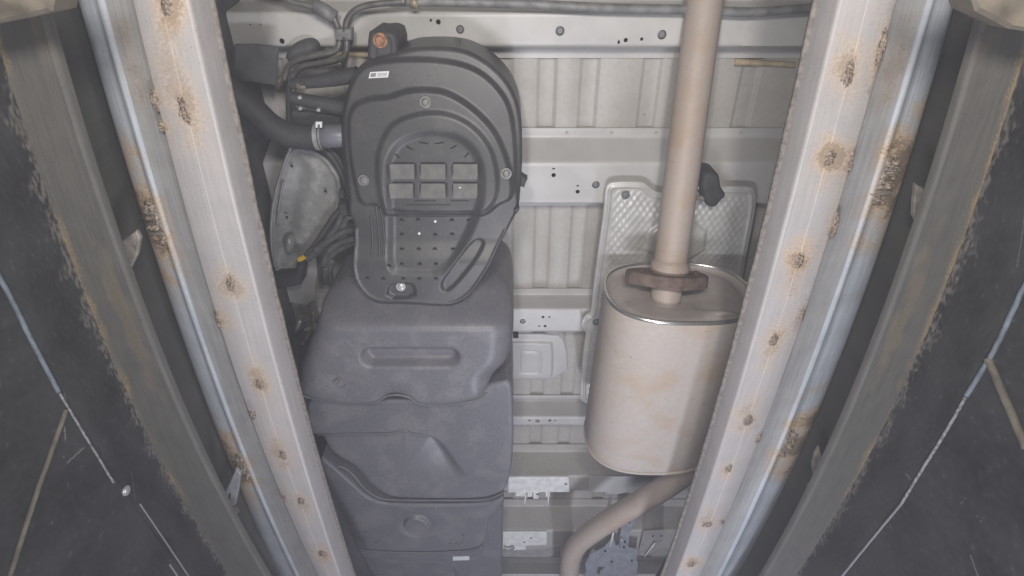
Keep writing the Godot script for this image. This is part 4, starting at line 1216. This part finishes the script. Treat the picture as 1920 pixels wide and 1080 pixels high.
func lines(v: Node3D) -> void:
	# two metal lines coming down to the left and their clip
	var a := add("brake_line", tube(supple(track([-393.6, 1020, -67.8, -364.3, 1020, -90.7, -335.4, 1020, -98.5, -313.3, 1020, -106.4, -297.2, 1020, -114.3, -291.3, 1020, -126.3, -290, 1020, -140.1, -293.2, 1020, -159.2, -304.8, 1020, -169.3, -336.8, 1020, -175.3, -367.5, 1020, -183, -386.6, 1020, -195.1, -398.3, 1020, -215.4]), 6), 0.0052, 10), M.line, v)
	var b := add("brake_line", tube(supple(track([-173.6, 1020, -92.3, -208.7, 1020, -95.4, -235.2, 1020, -98.5, -255.3, 1020, -104.8, -269.3, 1020, -115.9, -276.9, 1020, -130.4, -278.3, 1020, -150.9, -281.9, 1020, -167.6, -291.9, 1020, -178.7, -329.9, 1020, -187.3, -362.3, 1020, -193.4, -382, 1020, -208.3, -389.1, 1020, -228.9]), 6), 0.0052, 10), M.line, v)
	add("brake_line", tube(supple(track([-287.3, 1030, -180.4, -321.9, 1030, -177.8, -354.6, 1030, -180.4, -384.4, 1030, -190.9, -405, 1030, -213, -412.1, 1030, -219.3]), 6), 0.004, 10), M.line_tan, v)
	add("brake_line", tube(supple(track([-296.1, 1030, -189.1, -334.3, 1030, -195.3, -372.8, 1030, -202.3, -383.5, 1030, -217.5, -394, 1030, -254.2, -400.6, 1030, -300.3]), 6), 0.0045, 10), M.line, v)
	add("brake_line", tube(supple(track([-370.1, 1025, -196.9, -388.1, 1025, -216.4, -399.7, 1025, -253, -406.9, 1025, -295.9]), 6), 0.005, 10), M.rubber, v)
	add("hose_sleeve", tube(track([-322.4, 1020, -98.5, -304.9, 1020, -108, -292.3, 1020, -116.7]), 0.0115, 14), M.bracket_dark, v)
	add("hose_sleeve", tube(track([-443.3, 1030, -46, -366.5, 1030, -85.4, -325.5, 1030, -99.5]), 0.0085, 14), M.line, v)
	var clip := group_of("line_clip", v)
	for q in [flat([-290.4, -131.8, -278.2, -131.8, -281.1, -149.5, -293.4, -149.5]), flat([-276.4, -131.8, -264.2, -131.8, -267, -149.5, -279.3, -149.5]), flat([-281.5, -135.8, -274.5, -135.8, -276, -145.5, -283.1, -145.5])]:
		add("clip_jaw", plate(q, 1.006, 0.02, 0.002), M.bracket_dark, clip)
	# long cable across the near end
	add("floor_cable", tube(supple(track([-202.7, 1035, -94.4, -141, 1035, -94.4, -52.9, 1035, -96, 35.3, 1035, -98.4, 150.6, 1035, -103.9, 292.8, 1035, -106.3, 391.3, 1035, -110.3, 452.7, 1035, -107.1, 513.7, 1035, -103.1]), 6), 0.0075, 12), M.bracket_dark, v)
	add("cable_clip", tube(track([-166.7, 1030, -94.8, -154.6, 1030, -96.3]), 0.0095, 10), M.line_tan, v)

	# flap, grommet
	var flap := add("rubber_flap", plate(flat([-454.9, -152.9, -419.7, -152.1, -383.2, -157, -392.7, -187.7, -402.1, -217.7, -443.3, -211.7, -469.7, -209.1]), 0.99, 0.003, 0.0008), M.flap, v)
	var g := rounded(flat([-398.6, -183.9, -385.7, -166.7, -370.8, -156.5, -348.9, -151.5, -336.6, -158.2, -336.7, -173.5, -342.7, -190.9, -380.7, -195.3]), 2)
	add("grommet", skin(g, func(p: Vector2, sd: float) -> float: return 1.03 + rim(sd, 0.014), 0.0035, 0.04), M.flap, v)

	# vapour hoses into the cover, filler hose with clamp
	add("vapour_hose", cone(supple(track([-366, 965, -210.5, -335.3, 965, -207.2, -299.2, 965, -202.9, -252.4, 965, -195.4]), 6), 0.0085, 0.0135, 14), M.rubber, v)
	add("vapour_hose", cone(supple(track([-368.7, 965, -232.1, -332.6, 965, -239.9, -306.6, 965, -245.2, -267.2, 965, -253.2]), 6), 0.0105, 0.0145, 14), M.rubber, v)
	add("hose_end", tube(track([-355.4, 965, -210.5, -348.1, 965, -209.7, -340.9, 965, -208.8]), 0.0095, 14), M.tab, v)
	for q in [Vector3(-0.3514, 0.952, -0.2289), Vector3(-0.3544, 0.953, -0.2466), Vector3(-0.3235, 0.95, -0.2484)]:
		var o := add("hose_stud", turned([[0.0, -0.004], [0.003, -0.003], [0.004, 0.002]], 10), M.zinc, v)
		o.position = q
	add("hose_bracket", plate(flat([-374.7, -252.8, -358.7, -254.5, -292.9, -264.5, -295.6, -280.9, -369.9, -282.8, -379.5, -275.4]), 0.965, 0.012, 0.002), M.rubber, v)
	var f := group_of("filler_hose", v)
	tag(f, "thick black filler hose with silver clamp")
	var hp := supple(track([-478, 940, -190.3, -451.7, 940, -220.1, -427.5, 940, -244.9, -404.7, 940, -272.3, -375, 940, -288.5, -343.9, 940, -291.3, -320.2, 940, -290.3]), 7)
	add("rubber_hose", tube(hp, 0.021, 20), M.rubber, f)
	add("hose_neck", tube(track([-325.6, 940, -290.3, -302.8, 940, -289.4, -262, 940, -288.5]), 0.0195, 20), M.neck, f)
	var ring := tube(track([-331.9, 940, -290.3, -328.3, 940, -290.3, -324.7, 940, -290.3]), 0.0224, 24, false)
	add("hose_clamp", ring, M.zinc, f)
	add("hose_clamp", tube(track([-322.9, 940, -290.3, -320.2, 940, -290.3]), 0.022, 24, false), M.zinc, f)
	var k := add("clamp_tab", plate(flat([-320.4, -258.9, -310, -258.9, -311.7, -268.5, -315.2, -268.5, -314.3, -263.3, -317.8, -263.3, -318.7, -268.5, -322.2, -268.5]), 0.916, 0.004, 0.0005), M.white, f)

	# dusty dark splash bracket with folded edge
	var s := group_of("splash_bracket", v)
	tag(s, "dusty grey pressed bracket beside the rail")
	var so := rounded(flat([-399.7, -324.6, -374.3, -328.5, -345.7, -342.5, -330.9, -364.9, -320.9, -388.9, -329.8, -443.2, -365.6, -494.7, -398.7, -524.4, -434.4, -573.8, -459.8, -595.5, -480.9, -600.6, -488.5, -580.1, -485.9, -530.4, -468.7, -460.1, -445.9, -404.9, -424.6, -362.9]), 2)
	var dip := flat([-398, -373.2, -441.3, -483, -462.7, -542.6])
	var depth := func(p: Vector2, sd: float) -> float:
		var y := 1.0 - 0.006 * smoothstep(0.007, 0.0, absf(sd + 0.004))
		y += 0.002 * noise.get_noise_2d(p.x * 20.0, p.y * 26.0)
		y += 0.012 * smoothstep(0.03, 0.0, along(dip, p).x)
		return y
	add("bracket_plate", skin(so, depth, 0.0032, 0.04), M.splash, s)
	add("folded_edge", tube(supple(track([-398.9, 992, -323.9, -421.6, 992, -362, -442.8, 992, -403.8, -464.4, 992, -458.6, -480.4, 992, -523.8, -483.5, 992, -575.5, -476.5, 992, -593.3]), 6), 0.0032, 8), M.bracket_edge, s)
	add("folded_edge", tube(supple(track([-428, 992, -391.1, -444.5, 992, -434.1, -458.7, 992, -479.1]), 6), 0.0024, 8), M.bracket_edge, s)
	var dent := rounded(flat([-458.4, -519.1, -441.9, -501.4, -431.9, -519.1, -440.1, -543.3, -456.5, -549.4]), 2)
	add("bracket_boss", skin(dent, func(p: Vector2, sd: float) -> float: return 0.985 + rim(sd, 0.012), 0.003, 0.01), M.bracket_edge, s)
	for q in [Vector3(-0.3517, 0.993, -0.4096), Vector3(-0.4359, 0.993, -0.4636), Vector3(-0.4061, 0.996, -0.3614)]:
		var o := add("bracket_hole", turned([[0.0, 0.0], [0.0025, 0.0], [0.003, 0.001]], 10), M.hole, s)
		o.position = q - Vector3(0, 0.004, 0)
	add("pale_plate", plate(flat([-362.1, -375.6, -332.9, -393.6, -334.7, -454.2, -350.8, -500.6, -381.4, -510.1, -387.1, -488.8, -360, -431.7]), 1.008, 0.003, 0.0005), M.bracket_edge, s)

	# wiring
	var w := group_of("wiring_harness", v)
	tag(w, "bundle of black wires and plugs beside the tank")
	for q in [track([-365.9, 970, -318.7, -334.7, 970, -323.5, -317.5, 970, -345, -306.8, 970, -379.3, -306.7, 970, -415.9, -307.1, 970, -450.7]), track([-359.3, 975, -315.5, -329.9, 975, -320.3, -311, 975, -343.8, -301.7, 975, -382.3, -301.6, 975, -413.8]), track([-418.4, 960, -547.2, -381.8, 960, -509.2, -339.4, 960, -454.8, -317.5, 960, -430.8, -308.5, 960, -424.4])]:
		add("wire", tube(supple(q, 6), 0.0055, 10), M.rubber, w)
	for q in [track([-400.2, 955, -537.1, -370.8, 955, -513.5, -335.1, 955, -472.4, -318.4, 955, -444.8, -305.6, 955, -426.5]), track([-380, 950, -515.5, -350.7, 950, -494.7, -311.6, 950, -472.1, -266.6, 950, -466.6]), track([-369.6, 950, -548.7, -351.3, 950, -515.5, -317.2, 950, -494.7, -272.9, 950, -483.4]), track([-372.7, 955, -593.6, -363.9, 955, -544.3, -338.7, 955, -518.2, -305.2, 955, -501.9, -273.6, 955, -495]), track([-363, 960, -617.2, -363.4, 960, -569.2, -354.1, 960, -540])]:
		add("wire", tube(supple(q, 6), 0.0068, 10), M.wire, w)
	add("plug", plate(flat([-318.6, -417.9, -302.7, -415.8, -300.4, -439.2, -315.3, -445.7]), 0.945, 0.02, 0.003), M.rubber, w)
	add("plug", plate(flat([-314.5, -392.9, -304.8, -392.9, -305.6, -409.5, -317.2, -409.5]), 0.95, 0.02, 0.003), M.rubber, w)
	add("plug", plate(flat([-309.1, -456.6, -269.2, -456.6, -268.6, -481.1, -311, -481.1]), 0.945, 0.02, 0.004), M.rubber, w)
	add("wire_tag", plate(flat([-414.5, -528.4, -404.3, -523.7, -398.2, -529.6, -406.6, -535.5, -415.2, -536.7]), 0.943, 0.006, 0.001), M.yellow, w)
	add("plug_block", plate(flat([-498.9, -581, -467.2, -584.8, -437.7, -578.5, -423.2, -550, -415.4, -553.7, -432.4, -606.5, -462.6, -614.3, -504.9, -606.5]), 0.97, 0.04, 0.004), M.rubber, w)
	var tri := add("gusset", plate(flat([-500.8, -640.6, -470.7, -629.7, -436.2, -571.8, -410.8, -556.6, -417, -613.6, -436.7, -682.2, -457.2, -696.5, -505.8, -685.1]), 1.03, 0.003, 0.0008), M.paint_grey, v)
	add("gusset", plate(flat([-535.9, -682.2, -438.3, -690.7, -435.6, -740.2, -546, -801.1]), 1.035, 0.003, 0.0008), M.bracket_dark, v)
	add("vent_line", tube(supple(track([-417.9, 970, -673, -426.7, 970, -707.7, -444.3, 970, -739.1, -460, 970, -759.6]), 6), 0.003, 8), M.line_tan, v)
	add("vent_line", tube(track([-450.2, 970, -693.7, -465.6, 970, -724.7]), 0.005, 8), M.zinc, v)


func rear_brackets(v: Node3D) -> void:
	# plates fixed to the far members, their glare painted white
	var a := group_of("bright_bracket", v)
	tag(a, "glare-white plated bracket with two thin pins near the tank")
	add("bracket_plate", plate(flat([-10.4, -1275, 157.1, -1275, 163.6, -1338.7, -10.6, -1341.1]), 1.034, 0.003, 0.0008), M.glare_white, a)
	for q in [flat([10.6, -1337.4, 39.3, -1337.4, 39.6, -1356.2, 10.7, -1356.2]), flat([43.9, -1337.4, 57.5, -1337.4, 57.9, -1358.5, 44.2, -1358.5]), flat([60.5, -1337.4, 75.7, -1337.4, 76.4, -1368, 61.1, -1368]), flat([95.3, -1337.4, 107.4, -1337.4, 108.2, -1358.5, 96, -1358.5])]:
		add("bracket_tab", plate(q, 1.033, 0.003, 0.0005), M.glare_white, a)
	add("pin", tube(track([39.4, 1030, -1346.2, 36.7, 1030, -1374.6, 34, 1030, -1403.4]), 0.0022, 8), M.glare_white, a)
	add("pin", tube(track([104, 1030, -1332.3, 103.8, 1030, -1369.8, 101.9, 1030, -1403.4]), 0.0022, 8), M.glare_white, a)
	for q in [Vector3(0.1511, 1.0336, -1.3047), Vector3(0.0728, 1.0322, -1.3468)]:
		var o := add("bracket_hole", turned([[0.0, 0.0], [0.0034, 0.0], [0.0036, 0.001]], 12), M.hole, a)
		o.position = q
	var b := group_of("bright_bracket", v)
	tag(b, "glare-white plated bracket with a curled tab beside the tail pipe")
	add("bracket_plate", plate(flat([-27.4, -1524.1, 104.6, -1524.1, 106.7, -1588.4, 41.1, -1593.9, -28.1, -1607.7]), 1.034, 0.003, 0.0008), M.glare_white, b)
	add("bracket_tab", plate(flat([-27.9, -1589.6, 42.7, -1592.4, 43, -1617.2, -16.6, -1620]), 1.036, 0.003, 0.0008), M.glare_white, b)
	add("curled_tab", tube(supple(track([-24.6, 1030, -1591.7, -8.2, 1030, -1594.4, 3.3, 1030, -1588.9, 4.9, 1030, -1602.7, -9.9, 1030, -1611, -24.7, 1030, -1611]), 4), 0.0018, 8), M.grey_plug, b)
	for q in [Vector3(0.0584, 1.0336, -1.5539), Vector3(0.0376, 1.0336, -1.5754)]:
		var o := add("bracket_hole", turned([[0.0, 0.0], [0.0032, 0.0], [0.0034, 0.001]], 12), M.hole, b)
		o.position = q
	add("lower_plate", plate(flat([-28.2, -1613.6, 82.8, -1613.6, 148.2, -1594.2, 153.9, -1647.2, 100.7, -1658.6, -28.5, -1655.8]), 1.0365, 0.003, 0.0008), M.tab_pale, b)
	var c := add("pale_plate", plate(flat([213, -1271.5, 384.7, -1271.5, 383.7, -1321.3, 332.9, -1337.4, 303.6, -1346.8, 273.2, -1346.8, 263.3, -1337.4, 217.9, -1337.4]), 1.033, 0.003, 0.0008), M.paint_pale, v)
	# spare wheel carrier pieces by the tail pipe
	var d := group_of("carrier_bracket", v)
	tag(d, "blue-grey plated carrier bracket beside the tail pipe")
	for q in [flat([232.9, -1574.8, 273, -1537.4, 296.3, -1482.8, 306.9, -1526.8, 375.9, -1548, 378.5, -1624.4, 333.4, -1630, 311.9, -1644.1, 265.3, -1635.6, 236.6, -1692.9, 221.9, -1624.4]), flat([314.1, -1430.5, 339.1, -1382, 355.2, -1391.5, 342.5, -1465.4, 344.6, -1540.4, 314.6, -1540.4]), flat([228.6, -1657.7, 264.6, -1652, 258.6, -1745.6, 224.6, -1745.6]), flat([325.6, -1601.6, 384.3, -1615.4, 391.3, -1745.6, 272.2, -1745.6, 272.2, -1663.4])]:
		add("carrier_plate", plate(q, 0.99 + rng.randf() * 0.014, 0.004, 0.001), M.blue_metal, d)
	add("carrier_plate", plate(flat([389.7, -1499.5, 452, -1491.7, 454.7, -1544, 428.4, -1611.9, 400.2, -1623, 388.3, -1606.3]), 1.018, 0.003, 0.001), M.tab_pale, d)
	add("carrier_rod", tube(track([292.6, 990, -1460.4, 291.4, 990, -1496, 290.1, 990, -1532.5]), 0.003, 8), M.glare_white, d)
	add("carrier_rod", tube(track([428.2, 1010, -1542.1, 416.8, 1010, -1577, 406.5, 1010, -1609.9]), 0.0025, 8), M.glare_white, d)
	add("carrier_rod", tube(track([317.3, 985, -1483.3, 316.9, 985, -1524.8]), 0.0025, 8), M.zinc, d)
	for q in [Vector3(0.3332, 0.988, -1.4129), Vector3(0.3311, 0.988, -1.5059), Vector3(0.3308, 0.988, -1.532), Vector3(0.2773, 0.988, -1.5506), Vector3(0.3015, 0.988, -1.6049), Vector3(0.3621, 0.988, -1.5994), Vector3(0.4203, 1.0175, -1.5191), Vector3(0.4458, 1.0175, -1.5191)]:
		var o := add("carrier_hole", turned([[0.0, -0.001], [0.0032, -0.001], [0.0036, 0.006]], 12), M.hole, d)
		o.position = q
